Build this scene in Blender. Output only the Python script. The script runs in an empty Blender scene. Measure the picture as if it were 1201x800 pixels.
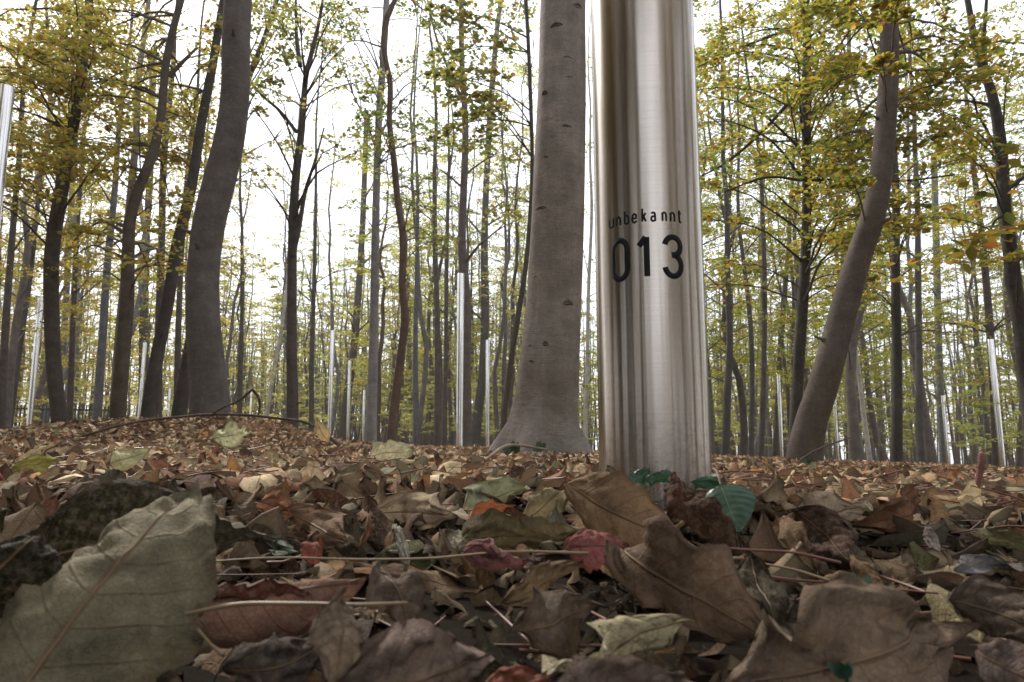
import bpy, math, random
import numpy as np
from mathutils import Vector, noise as mnoise

S = bpy.context.scene
COL = S.collection
R = math.radians
rng = np.random.default_rng(13)
random.seed(13)

# ------------------------------------------------------------------ camera, sky, sun, exposure
F_PX, TILT, CZ = 780.0, R(8.0), 0.12          # focal length in photo pixels, tilt up, camera height
cam_data = bpy.data.cameras.new("camera")
cam_data.lens = F_PX / 1201 * 36
cam_data.sensor_width = 36
cam_data.clip_start = 0.02
cam_data.clip_end = 2000
cam_data.dof.use_dof = True
cam_data.dof.focus_distance = 1.15
cam_data.dof.aperture_fstop = 16
cam = bpy.data.objects.new("camera", cam_data)
cam.location = (0, 0, CZ)
cam.rotation_euler = (R(90) + TILT, 0, 0)
COL.objects.link(cam)
S.camera = cam

SUN_EL, SUN_AZ = R(42), R(-35)                # azimuth measured from the view direction (+Y) to the right
world = bpy.data.worlds.new("World")
S.world = world
world.use_nodes = True
wn, wl = world.node_tree.nodes, world.node_tree.links
wn.clear()
w_out = wn.new("ShaderNodeOutputWorld"); w_bg = wn.new("ShaderNodeBackground")
sky = wn.new("ShaderNodeTexSky"); sky.sky_type = 'NISHITA'; sky.sun_disc = False
sky.sun_elevation = SUN_EL; sky.sun_rotation = SUN_AZ
sky.air_density = 1.0; sky.dust_density = 3.0; sky.ozone_density = 1.0
w_tc = wn.new("ShaderNodeTexCoord"); w_no = wn.new("ShaderNodeTexNoise")
w_no.inputs['Scale'].default_value = 1.6; w_no.inputs['Detail'].default_value = 5
w_rmp = wn.new("ShaderNodeMapRange")
w_rmp.inputs['From Min'].default_value = 0.3; w_rmp.inputs['From Max'].default_value = 0.7
w_rmp.inputs['To Min'].default_value = 0.55; w_rmp.inputs['To Max'].default_value = 0.9
w_mix = wn.new("ShaderNodeMix"); w_mix.data_type = 'RGBA'
w_mix.inputs['B'].default_value = (12.5, 13.0, 14.2, 1)      # thin bright overcast
wl.new(w_tc.outputs['Generated'], w_no.inputs['Vector'])
wl.new(w_no.outputs['Fac'], w_rmp.inputs['Value'])
wl.new(w_rmp.outputs['Result'], w_mix.inputs['Factor'])
wl.new(sky.outputs[0], w_mix.inputs['A'])
wl.new(w_mix.outputs['Result'], w_bg.inputs['Color'])
w_bg.inputs['Strength'].default_value = 0.085
wl.new(w_bg.outputs[0], w_out.inputs[0])

sun_d = bpy.data.lights.new("sun", 'SUN')
sun_d.energy = 2.8; sun_d.angle = R(10); sun_d.color = (1.0, 0.95, 0.88)
sun = bpy.data.objects.new("sun", sun_d)
sdir = Vector((math.sin(SUN_AZ) * math.cos(SUN_EL), math.cos(SUN_AZ) * math.cos(SUN_EL), math.sin(SUN_EL)))
sun.rotation_euler = (-sdir).to_track_quat('-Z', 'Y').to_euler()
sun.location = (0, 0, 30)
COL.objects.link(sun)

S.view_settings.view_transform = 'Standard'
S.view_settings.look = 'None'
S.view_settings.exposure = 1.0
S.view_settings.gamma = 1
S.view_settings.use_curve_mapping = False
S.render.engine = 'CYCLES'
S.cycles.max_bounces = 6
S.cycles.diffuse_bounces = 3
S.cycles.glossy_bounces = 3
S.cycles.transmission_bounces = 4
S.cycles.transparent_max_bounces = 4
S.cycles.use_denoising = True

# ------------------------------------------------------------------ helpers
def P(x, y, d):
    """point of the place at forward distance d seen at photo pixel (x, y)"""
    u, v = (x - 600.5) / F_PX, (400 - y) / F_PX
    fw = math.cos(TILT) - v * math.sin(TILT)
    return np.array([u / fw * d, d, (math.sin(TILT) + v * math.cos(TILT)) / fw * d + CZ])

def sstep(a, b, x):
    t = np.clip((x - a) / (b - a), 0, 1)
    return t * t * (3 - 2 * t)

def ground_z(X, Y):
    """gentle slope falling to the right, a low mound ahead left, a hollow at the camera"""
    X = np.asarray(X, float); Y = np.asarray(Y, float)
    z = CZ - 0.072 - 0.038 * np.maximum(X, 0) - 0.018 * np.minimum(X, 0) - 0.0185 * np.maximum(Y, 0)
    z = z + 0.30 * np.exp(-(((X + 2.9) / 1.0) ** 2 + ((Y - 6.6) / 2.2) ** 2))
    z = z + 0.015 * np.exp(-(((X + 1.2) / 0.9) ** 2 + ((Y - 2.3) / 1.0) ** 2))
    z = z - 0.040 * (1 - sstep(0.4, 0.85, np.hypot(X * 0.8, Y)))
    r = np.hypot(X, Y)
    z = z + np.minimum(r, 8) * 0.0022 * (np.sin(2.1 * X + 0.7) * np.cos(1.7 * Y) + np.sin(5.3 * X + 1.3 * Y))
    return z

def tag(o, label=None, cat=None, group=None, kind=None):
    if label: o["label"] = label
    if cat: o["category"] = cat
    if group: o["group"] = group
    if kind: o["kind"] = kind
    return o

def mesh(name, V, F, mat, uv=None, col=None, smooth=True):
    V = np.asarray(V, np.float32); F = np.asarray(F, np.int32)
    me = bpy.data.meshes.new(name)
    n, k = F.shape
    me.vertices.add(len(V)); me.vertices.foreach_set("co", V.ravel())
    me.loops.add(n * k); me.loops.foreach_set("vertex_index", F.ravel())
    me.polygons.add(n)
    me.polygons.foreach_set("loop_start", np.arange(0, n * k, k, dtype=np.int32))
    me.polygons.foreach_set("loop_total", np.full(n, k, np.int32))
    if smooth: me.polygons.foreach_set("use_smooth", np.ones(n, bool))
    if uv is not None:
        ul = me.uv_layers.new(name="UVMap")
        ul.data.foreach_set("uv", np.asarray(uv, np.float32)[F.ravel()].ravel())
    if col is not None:
        a = me.color_attributes.new(name="col", type='FLOAT_COLOR', domain='POINT')
        c = np.ones((len(V), 4), np.float32); c[:, :3] = col
        a.data.foreach_set("color", c.ravel())
    me.update(calc_edges=True)
    me.validate()
    me.materials.append(mat)
    return me

def link(name, me, parent=None, loc=None):
    o = bpy.data.objects.new(name, me); COL.objects.link(o)
    if parent is not None: o.parent = parent
    if loc is not None: o.location = loc
    return o

def empty(name, loc):
    o = bpy.data.objects.new(name, None); COL.objects.link(o)
    o.location = loc; o.empty_display_size = 0.1
    return o

def join(parts):
    """list of (V, F) -> one (V, F)"""
    Vs, Fs, off = [], [], 0
    for V, F in parts:
        Vs.append(V); Fs.append(F + off); off += len(V)
    return np.concatenate(Vs), np.concatenate(Fs)

def tube(path, rad, sides=6, lobes=None, close=True, rough=0.0, seed=0):
    path = np.asarray(path, float); rad = np.asarray(rad, float)
    n = len(path)
    T = np.gradient(path, axis=0)
    T /= np.linalg.norm(T, axis=1)[:, None] + 1e-9
    ref = np.array([0.0, 1.0, 0.0]) if abs(T[0][1]) < 0.9 else np.array([1.0, 0, 0])
    A = np.cross(T, ref); A /= np.linalg.norm(A, axis=1)[:, None] + 1e-9
    B = np.cross(T, A)
    th = np.linspace(0, 2 * np.pi, sides, endpoint=False)
    rr = np.repeat(rad[:, None], sides, 1)
    if lobes is not None: rr = rr * lobes(np.arange(n), th)
    if rough:
        g = np.random.default_rng(seed)
        ph = g.uniform(0, 6.28, 6)
        s = np.linspace(0, 1, n)[:, None]
        rr = rr * (1 + rough * (np.sin(2 * th[None] + ph[0] + 9 * s) + 0.6 * np.sin(3 * th[None] + ph[1] - 17 * s)
                                + 0.6 * np.sin(31 * s + ph[2] + th[None]) + 0.4 * np.sin(5 * th[None] + 43 * s + ph[3])))
    V = path[:, None] + A[:, None] * (rr * np.cos(th))[..., None] + B[:, None] * (rr * np.sin(th))[..., None]
    V = V.reshape(-1, 3)
    i = np.arange(n - 1)[:, None] * sides; j = np.arange(sides)[None]; j2 = (j + 1) % sides
    F = np.stack([i + j, i + j2, i + sides + j2, i + sides + j], -1).reshape(-1, 4)
    if close:                                      # fan caps as degenerate-free quads towards an end vertex
        V = np.concatenate([V, path[-1:] + T[-1] * rad[-1] * 0.6])
        e = len(V) - 1; b = (n - 1) * sides
        caps = [(b + k, b + (k + 1) % sides, b + (k + 2) % sides, e) for k in range(0, sides - 1, 2)] if sides % 2 == 0 else []
        if caps: F = np.concatenate([F, np.array(caps)])
    return V, F

def smooth_path(pts, n):
    pts = np.asarray(pts, float)
    d = np.r_[0, np.cumsum(np.linalg.norm(np.diff(pts[:, :3], axis=0), axis=1))]
    s = np.linspace(0, d[-1], n)
    m = np.gradient(pts, d, axis=0)
    k = np.clip(np.searchsorted(d, s, side='right') - 1, 0, len(d) - 2)
    h = (d[k + 1] - d[k])[:, None]; t = ((s - d[k]) / (d[k + 1] - d[k]))[:, None]
    return ((2*t**3-3*t**2+1)*pts[k] + (t**3-2*t**2+t)*h*m[k] + (-2*t**3+3*t**2)*pts[k+1] + (t**3-t**2)*h*m[k+1])

# ------------------------------------------------------------------ materials
def new_mat(name):
    m = bpy.data.materials.new(name); m.use_nodes = True
    n, l = m.node_tree.nodes, m.node_tree.links
    n.clear()
    out = n.new("ShaderNodeOutputMaterial"); b = n.new("ShaderNodeBsdfPrincipled")
    l.new(b.outputs[0], out.inputs[0])
    return m, n, l, b, out

def nd(n, t, **kw):
    x = n.new(t)
    for k, v in kw.items():
        if k in x.inputs: x.inputs[k].default_value = v
        else: setattr(x, k, v)
    return x

def mathn(n, l, op, a, b=None, c=None, clamp=False):
    x = n.new("ShaderNodeMath"); x.operation = op; x.use_clamp = clamp
    for i, v in enumerate((a, b, c)):
        if v is None: continue
        if isinstance(v, (int, float)): x.inputs[i].default_value = v
        else: l.new(v, x.inputs[i])
    return x.outputs[0]

def mixc(n, l, fac, a, b, blend='MIX'):
    x = n.new("ShaderNodeMix"); x.data_type = 'RGBA'; x.blend_type = blend
    for s, v in (('Factor', fac), ('A', a), ('B', b)):
        if isinstance(v, (int, float)): x.inputs[s].default_value = v
        elif isinstance(v, tuple): x.inputs[s].default_value = (*v, 1) if len(v) == 3 else v
        else: l.new(v, x.inputs[s])
    return x.outputs['Result']

def ramp(n, l, src, a, b, to0=0.0, to1=1.0):
    x = n.new("ShaderNodeMapRange"); l.new(src, x.inputs['Value'])
    x.inputs['From Min'].default_value = a; x.inputs['From Max'].default_value = b
    x.inputs['To Min'].default_value = to0; x.inputs['To Max'].default_value = to1
    return x.outputs['Result']

def dead_leaf_mat(name, use_attr):
    """withered leaf: own colour times blotches, paler veins pressed into the blade, pale underside"""
    m, n, l, b, out = new_mat(name)
    if use_attr:
        base = nd(n, "ShaderNodeAttribute", attribute_name="col").outputs['Color']
    else:
        base = n.new("ShaderNodeObjectInfo").outputs['Color']
    uv = n.new("ShaderNodeUVMap"); sep = n.new("ShaderNodeSeparateXYZ"); l.new(uv.outputs[0], sep.inputs[0])
    u = sep.outputs[0]
    av = mathn(n, l, 'ABSOLUTE', mathn(n, l, 'MULTIPLY', mathn(n, l, 'SUBTRACT', sep.outputs[1], 0.5), 2.0))
    mid = ramp(n, l, av, 0.012, 0.05, 1, 0)
    rib = mathn(n, l, 'FRACT', mathn(n, l, 'MULTIPLY', mathn(n, l, 'SUBTRACT', u, mathn(n, l, 'MULTIPLY', mathn(n, l, 'POWER', av, 1.3), 0.2)), 8.0))
    ribd = mathn(n, l, 'ABSOLUTE', mathn(n, l, 'SUBTRACT', rib, 0.5))
    lat = ramp(n, l, ribd, 0.0, 0.075, 1, 0)
    lat = mathn(n, l, 'MULTIPLY', lat, ramp(n, l, av, 0.6, 1.0, 1, 0.2))
    vein = mathn(n, l, 'MAXIMUM', mid, mathn(n, l, 'MULTIPLY', lat, 0.5))
    tc = n.new("ShaderNodeTexCoord")
    vec = tc.outputs['Object']
    n1 = nd(n, "ShaderNodeTexNoise", Scale=38.0 if not use_attr else 22.0, Detail=6.0, Roughness=0.62); l.new(vec, n1.inputs['Vector'])
    n2 = nd(n, "ShaderNodeTexNoise", Scale=260.0, Detail=3.0); l.new(vec, n2.inputs['Vector'])
    v1 = nd(n, "ShaderNodeTexVoronoi", Scale=330.0, feature='DISTANCE_TO_EDGE'); l.new(vec, v1.inputs['Vector'])
    blot = ramp(n, l, n1.outputs['Fac'], 0.3, 0.7, 0.45, 1.5)
    c = mixc(n, l, 1.0, base, (1, 1, 1), 'MULTIPLY')
    hs = n.new("ShaderNodeHueSaturation"); l.new(c, hs.inputs['Color']); l.new(blot, hs.inputs['Value'])
    hs.inputs['Saturation'].default_value = 0.95
    c = hs.outputs['Color']
    spots = ramp(n, l, n1.outputs['Fac'], 0.62, 0.72)
    c = mixc(n, l, mathn(n, l, 'MULTIPLY', spots, 0.55), c, (0.035, 0.022, 0.014))
    c = mixc(n, l, mathn(n, l, 'MULTIPLY', ramp(n, l, n2.outputs['Fac'], 0.45, 0.7), 0.25), c, (0.3, 0.25, 0.18))
    n3 = nd(n, "ShaderNodeTexNoise", Scale=75.0, Detail=4.0, Roughness=0.7); l.new(vec, n3.inputs['Vector'])
    c = mixc(n, l, mathn(n, l, 'MULTIPLY', ramp(n, l, n3.outputs['Fac'], 0.56, 0.66), 0.4), c, (0.05, 0.032, 0.02))
    c = mixc(n, l, mathn(n, l, 'MULTIPLY', ramp(n, l, v1.outputs['Distance'], 0.0, 0.09, 1, 0), 0.22), c, (0.16, 0.11, 0.06))
    edge = mathn(n, l, 'MULTIPLY', ramp(n, l, mathn(n, l, 'ADD', av, mathn(n, l, 'MULTIPLY', n1.outputs['Fac'], 0.4)), 0.98, 1.2), 0.55)
    c = mixc(n, l, edge, c, (0.05, 0.03, 0.018))
    c = mixc(n, l, mathn(n, l, 'MULTIPLY', vein, 0.55), c, (0.15, 0.085, 0.04))
    geo = n.new("ShaderNodeNewGeometry")
    pale = mixc(n, l, 0.35, c, (0.23, 0.2, 0.15))
    c = mixc(n, l, geo.outputs['Backfacing'], c, pale)
    l.new(c, b.inputs['Base Color'])
    b.inputs['Roughness'].default_value = 0.75
    b.inputs['Specular IOR Level'].default_value = 0.12
    hgt = mathn(n, l, 'ADD', mathn(n, l, 'MULTIPLY', vein, 1.0),
                mathn(n, l, 'ADD', mathn(n, l, 'MULTIPLY', n1.outputs['Fac'], 1.3), mathn(n, l, 'MULTIPLY', ramp(n, l, v1.outputs['Distance'], 0, 0.12, 0, 1), 0.25)))
    bmp = n.new("ShaderNodeBump"); bmp.inputs['Strength'].default_value = 0.8; bmp.inputs['Distance'].default_value = 0.0015
    l.new(hgt, bmp.inputs['Height']); l.new(bmp.outputs[0], b.inputs['Normal'])
    tr = n.new("ShaderNodeBsdfTranslucent"); l.new(c, tr.inputs['Color'])
    mx = n.new("ShaderNodeMixShader"); mx.inputs[0].default_value = 0.16
    l.new(b.outputs[0], mx.inputs[1]); l.new(tr.outputs[0], mx.inputs[2]); l.new(mx.outputs[0], out.inputs[0])
    return m

M_DEAD = dead_leaf_mat("dead_leaf", False)
M_LITTER = dead_leaf_mat("litter_leaf", True)

def canopy_mat():
    m, n, l, b, out = new_mat("canopy_leaf")
    at = nd(n, "ShaderNodeAttribute", attribute_name="col").outputs['Color']
    oc = n.new("ShaderNodeObjectInfo").outputs['Color']
    c = mixc(n, l, 1.0, at, oc, 'MULTIPLY')
    l.new(c, b.inputs['Base Color']); b.inputs['Roughness'].default_value = 0.55
    b.inputs['Specular IOR Level'].default_value = 0.3
    tr = n.new("ShaderNodeBsdfTranslucent"); l.new(c, tr.inputs['Color'])
    mx = n.new("ShaderNodeMixShader"); mx.inputs[0].default_value = 0.58
    l.new(b.outputs[0], mx.inputs[1]); l.new(tr.outputs[0], mx.inputs[2]); l.new(mx.outputs[0], out.inputs[0])
    return m
M_CANOPY = canopy_mat()

def bark_mat():
    """smooth beech bark: grey brown, lichen mottling, faint rings round the stem"""
    m, n, l, b, out = new_mat("bark")
    oc = n.new("ShaderNodeObjectInfo"); tc = n.new("ShaderNodeTexCoord")
    mp = n.new("ShaderNodeMapping"); l.new(tc.outputs['Object'], mp.inputs['Vector'])
    mp.inputs['Scale'].default_value = (1.2, 1.2, 9.0)
    ring = nd(n, "ShaderNodeTexNoise", Scale=2.4, Detail=8.0, Roughness=0.72); l.new(mp.outputs[0], ring.inputs['Vector'])
    mot = nd(n, "ShaderNodeTexNoise", Scale=5.0, Detail=9.0, Roughness=0.68); l.new(tc.outputs['Object'], mot.inputs['Vector'])
    mp2 = n.new("ShaderNodeMapping"); l.new(tc.outputs['Object'], mp2.inputs['Vector']); mp2.inputs['Scale'].default_value = (1, 1, 0.12)
    str_ = nd(n, "ShaderNodeTexNoise", Scale=26.0, Detail=4.0); l.new(mp2.outputs[0], str_.inputs['Vector'])
    fine = nd(n, "ShaderNodeTexNoise", Scale=120.0, Detail=4.0); l.new(tc.outputs['Object'], fine.inputs['Vector'])
    v = mathn(n, l, 'MULTIPLY', ramp(n, l, mot.outputs['Fac'], 0.3, 0.7, 0.62, 1.35), ramp(n, l, ring.outputs['Fac'], 0.35, 0.6, 0.9, 1.06))
    v = mathn(n, l, 'MULTIPLY', v, ramp(n, l, str_.outputs['Fac'], 0.3, 0.7, 0.93, 1.07))
    v = mathn(n, l, 'MULTIPLY', v, ramp(n, l, fine.outputs['Fac'], 0.3, 0.7, 0.85, 1.15))
    hs = n.new("ShaderNodeHueSaturation"); l.new(oc.outputs['Color'], hs.inputs['Color']); l.new(v, hs.inputs['Value'])
    lich = nd(n, "ShaderNodeTexNoise", Scale=2.2, Detail=10.0, Roughness=0.75); l.new(tc.outputs['Object'], lich.inputs['Vector'])
    c = mixc(n, l, mathn(n, l, 'MULTIPLY', ramp(n, l, lich.outputs['Fac'], 0.52, 0.66), 0.4), hs.outputs['Color'], (0.17, 0.175, 0.14))
    mp4 = n.new("ShaderNodeMapping"); l.new(tc.outputs['Object'], mp4.inputs['Vector']); mp4.inputs['Scale'].default_value = (.8, .8, 7.0)
    cr = nd(n, "ShaderNodeTexNoise", Scale=1.7, Detail=3.0, Roughness=0.55); l.new(mp4.outputs[0], cr.inputs['Vector'])
    crease = ramp(n, l, mathn(n, l, 'ABSOLUTE', mathn(n, l, 'SUBTRACT', cr.outputs['Fac'], 0.52)), 0.0, 0.012, 1, 0)
    crease = mathn(n, l, 'MULTIPLY', crease, ramp(n, l, mot.outputs['Fac'], 0.4, 0.6))
    c = mixc(n, l, mathn(n, l, 'MULTIPLY', crease, 0.5), c, (0.05, 0.04, 0.034))
    mp3 = n.new("ShaderNodeMapping"); l.new(tc.outputs['Object'], mp3.inputs['Vector']); mp3.inputs['Scale'].default_value = (1, 1, 3.2)
    len_ = nd(n, "ShaderNodeTexVoronoi", Scale=24.0); l.new(mp3.outputs[0], len_.inputs['Vector'])
    lent = mathn(n, l, 'MULTIPLY', ramp(n, l, len_.outputs['Distance'], 0.12, 0.2, 1, 0), ramp(n, l, mot.outputs['Fac'], 0.42, 0.55))
    c = mixc(n, l, mathn(n, l, 'MULTIPLY', lent, 0.6), c, (0.045, 0.036, 0.03))
    alg = nd(n, "ShaderNodeTexNoise", Scale=1.3, Detail=7.0, Roughness=0.7); l.new(mp2.outputs[0], alg.inputs['Vector'])
    c = mixc(n, l, mathn(n, l, 'MULTIPLY', ramp(n, l, alg.outputs['Fac'], 0.5, 0.68), 0.45), c, (0.075, 0.08, 0.045))
    spk = nd(n, "ShaderNodeTexNoise", Scale=45.0, Detail=5.0, Roughness=0.8); l.new(tc.outputs['Object'], spk.inputs['Vector'])
    c = mixc(n, l, mathn(n, l, 'MULTIPLY', ramp(n, l, spk.outputs['Fac'], 0.58, 0.68), 0.4), c, (0.3, 0.28, 0.25))
    c = mixc(n, l, mathn(n, l, 'MULTIPLY', ramp(n, l, spk.outputs['Fac'], 0.42, 0.34), 0.5), c, (0.05, 0.042, 0.037))
    l.new(c, b.inputs['Base Color']); b.inputs['Roughness'].default_value = 0.85
    b.inputs['Specular IOR Level'].default_value = 0.2
    h = mathn(n, l, 'ADD', mathn(n, l, 'MULTIPLY', ring.outputs['Fac'], 0.6), mathn(n, l, 'ADD', mathn(n, l, 'MULTIPLY', mot.outputs['Fac'], 0.8), mathn(n, l, 'MULTIPLY', fine.outputs['Fac'], 0.35)))
    bmp = n.new("ShaderNodeBump"); bmp.inputs['Strength'].default_value = 0.8; bmp.inputs['Distance'].default_value = 0.015
    l.new(h, bmp.inputs['Height']); l.new(bmp.outputs[0], b.inputs['Normal'])
    return m
M_BARK = bark_mat()

def soil_mat():
    m, n, l, b, out = new_mat("forest_soil")
    tc = n.new("ShaderNodeTexCoord")
    a = nd(n, "ShaderNodeTexNoise", Scale=9.0, Detail=8.0, Roughness=0.7); l.new(tc.outputs['Object'], a.inputs['Vector'])
    v = nd(n, "ShaderNodeTexVoronoi", Scale=11.0); l.new(tc.outputs['Object'], v.inputs['Vector'])
    far = n.new("ShaderNodeNewGeometry"); sep = n.new("ShaderNodeSeparateXYZ"); l.new(far.outputs['Position'], sep.inputs[0])
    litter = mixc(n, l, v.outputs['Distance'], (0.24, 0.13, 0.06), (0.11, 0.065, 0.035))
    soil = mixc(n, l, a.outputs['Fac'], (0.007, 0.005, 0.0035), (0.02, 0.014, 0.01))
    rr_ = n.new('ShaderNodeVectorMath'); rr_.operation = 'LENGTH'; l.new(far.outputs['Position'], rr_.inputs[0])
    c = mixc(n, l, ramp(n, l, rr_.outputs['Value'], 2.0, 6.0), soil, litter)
    l.new(c, b.inputs['Base Color']); b.inputs['Roughness'].default_value = 1.0; b.inputs['Specular IOR Level'].default_value = 0.05
    bmp = n.new("ShaderNodeBump"); bmp.inputs['Strength'].default_value = 0.9; bmp.inputs['Distance'].default_value = 0.01
    l.new(a.outputs['Fac'], bmp.inputs['Height']); l.new(bmp.outputs[0], b.inputs['Normal'])
    return m
M_SOIL = soil_mat()

def steel_mat(lo, hi, r0, r1):
    """brushed stainless steel: grinding lines run round the column"""
    m, n, l, b, out = new_mat("brushed_steel")
    tc = n.new("ShaderNodeTexCoord")
    mp = n.new("ShaderNodeMapping"); l.new(tc.outputs['Object'], mp.inputs['Vector']); mp.inputs['Scale'].default_value = (1, 1, 130)
    g = nd(n, "ShaderNodeTexNoise", Scale=6.0, Detail=3.0, Roughness=0.6); l.new(mp.outputs[0], g.inputs['Vector'])
    sm = nd(n, "ShaderNodeTexNoise", Scale=5.0, Detail=4.0); l.new(tc.outputs['Object'], sm.inputs['Vector'])
    b.inputs['Metallic'].default_value = 1.0
    dirt = nd(n, "ShaderNodeTexNoise", Scale=60.0, Detail=6.0, Roughness=0.8); l.new(tc.outputs['Object'], dirt.inputs['Vector'])
    sepz = n.new("ShaderNodeSeparateXYZ"); l.new(tc.outputs['Object'], sepz.inputs[0])
    foot = mathn(n, l, 'MULTIPLY', ramp(n, l, sepz.outputs[2], 0.0, 0.13, 1, 0), ramp(n, l, dirt.outputs['Fac'], 0.45, 0.62), clamp=True)
    smudge = ramp(n, l, sm.outputs['Fac'], 0.55, 0.7, 0, 0.06)
    foot = mathn(n, l, 'ADD', mathn(n, l, 'MULTIPLY', foot, 0.6, clamp=True), smudge, clamp=True)
    l.new(mathn(n, l, 'SUBTRACT', 1.0, foot), b.inputs['Metallic'])
    c = mixc(n, l, ramp(n, l, g.outputs['Fac'], 0.35, 0.65), lo, hi)
    c = mixc(n, l, mathn(n, l, 'MULTIPLY', foot, 0.8), c, (0.10, 0.075, 0.055))
    l.new(c, b.inputs['Base Color'])
    l.new(ramp(n, l, sm.outputs['Fac'], 0.3, 0.7, r0, r1), b.inputs['Roughness'])
    b.inputs['Anisotropic'].default_value = 0.75
    tg = n.new("ShaderNodeTangent"); tg.direction_type = 'RADIAL'; tg.axis = 'Z'
    l.new(tg.outputs[0], b.inputs['Tangent'])
    b.inputs['Anisotropic Rotation'].default_value = STEEL_ROT
    bmp = n.new("ShaderNodeBump"); bmp.inputs['Strength'].default_value = 0.012; bmp.inputs['Distance'].default_value = 0.0002
    l.new(g.outputs['Fac'], bmp.inputs['Height']); l.new(bmp.outputs[0], b.inputs['Normal'])
    return m
STEEL_ROT = 0.25
M_STEEL = steel_mat((0.41, 0.362, 0.315), (0.44, 0.392, 0.342), .18, .22)  # base darkened and browned to stand in for dark reflections
M_STEEL_FAR = steel_mat((0.62, 0.6, 0.58), (0.66, 0.64, 0.62), .12, .16)  # same steel, paler: the bright highlight is put into the colour

def plain(name, c, rough=0.6, noise_s=30.0, var=0.3, transl=0.0):
    m, n, l, b, out = new_mat(name)
    tc = n.new("ShaderNodeTexCoord"); a = nd(n, "ShaderNodeTexNoise", Scale=noise_s, Detail=5.0); l.new(tc.outputs['Object'], a.inputs['Vector'])
    cc = mixc(n, l, a.outputs['Fac'], tuple(x * (1 - var) for x in c), tuple(x * (1 + var) for x in c))
    l.new(cc, b.inputs['Base Color']); b.inputs['Roughness'].default_value = rough
    if transl:
        tr = n.new("ShaderNodeBsdfTranslucent"); l.new(cc, tr.inputs['Color'])
        mx = n.new("ShaderNodeMixShader"); mx.inputs[0].default_value = transl
        l.new(b.outputs[0], mx.inputs[1]); l.new(tr.outputs[0], mx.inputs[2]); l.new(mx.outputs[0], out.inputs[0])
    return m
M_PAINT = plain("black_lettering", (0.010, 0.0095, 0.0095), 0.95)
M_IRON = plain("black_iron", (0.02, 0.02, 0.022), 0.6)
M_STALK = plain("leaf_stalk", (0.2, 0.135, 0.07), 0.5, 80)
M_REDSTALK = plain("red_stalk", (0.13, 0.05, 0.03), 0.45, 80)
M_RIB = plain("midrib", (0.19, 0.12, 0.06), 0.5, 60)
M_SCAR = plain("bark_scar", (0.055, 0.045, 0.04), 0.9, 60)
M_CAP = plain("steel_cap", (0.5, 0.49, 0.47), 0.35)
M_GREEN = plain("green_leaf", (0.035, 0.08, 0.042), 0.4, 60, 0.35, 0.3)

# ------------------------------------------------------------------ ground
def build_ground():
    s = np.linspace(-1, 1, 241)
    g = np.sign(s) * (np.abs(s) * 2.5 + 397.5 * np.abs(s) ** 7)
    X, Y = np.meshgrid(g, g + 0.9 * 0)
    Z = ground_z(X, Y)
    V = np.stack([X, Y, Z], -1).reshape(-1, 3)
    n = len(s); i = np.arange(n - 1)[:, None] * n; j = np.arange(n - 1)[None]
    F = np.stack([i + j, i + j + 1, i + n + j + 1, i + n + j], -1).reshape(-1, 4)
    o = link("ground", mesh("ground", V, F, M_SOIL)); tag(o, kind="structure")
build_ground()

# ------------------------------------------------------------------ steel columns
def glyph_mesh(strokes, w, h, th, ang0, ang1, z0, rad):
    """strokes in a unit box bent round the column between two angles (0 = towards camera)"""
    parts = []
    arc = (ang1 - ang0) * rad
    for st in strokes:
        st = np.array(st, float)
        q = np.c_[st[:, 0] * (arc - th) + th / 2, st[:, 1] * (h - th) + th / 2]
        # densify
        pts = [q[0]]
        for a, b in zip(q[:-1], q[1:]):
            k = max(1, int(np.linalg.norm(b - a) / 0.003))
            for t in range(1, k + 1): pts.append(a + (b - a) * t / k)
        q = np.array(pts)
        T = np.gradient(q, axis=0); T /= np.linalg.norm(T, axis=1)[:, None] + 1e-9
        N = np.c_[-T[:, 1], T[:, 0]]
        L, Rr = q + N * th / 2, q - N * th / 2
        def bend(a, r): 
            phi = ang0 + a[:, 0] / rad
            return np.c_[np.sin(phi) * r, -np.cos(phi) * r, z0 + a[:, 1]]
        n = len(q)
        V = np.concatenate([bend(L, rad + 0.00015), bend(Rr, rad + 0.00015), bend(L, rad - 0.0002), bend(Rr, rad - 0.0002)])
        i = np.arange(n - 1)
        F = np.concatenate([np.c_[i + n, i + n + 1, i + 1, i], np.c_[i, i + 1, i + 2*n + 1, i + 2*n], np.c_[i + 3*n, i + 3*n + 1, i + n + 1, i + n]])
        parts.append((V, F))
    return join(parts)

def arcp(cx, cy, rx, ry, a0, a1, n=9):
    a = np.radians(np.linspace(a0, a1, n))
    return [(cx + rx * math.cos(t), cy + ry * math.sin(t)) for t in a]

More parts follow.
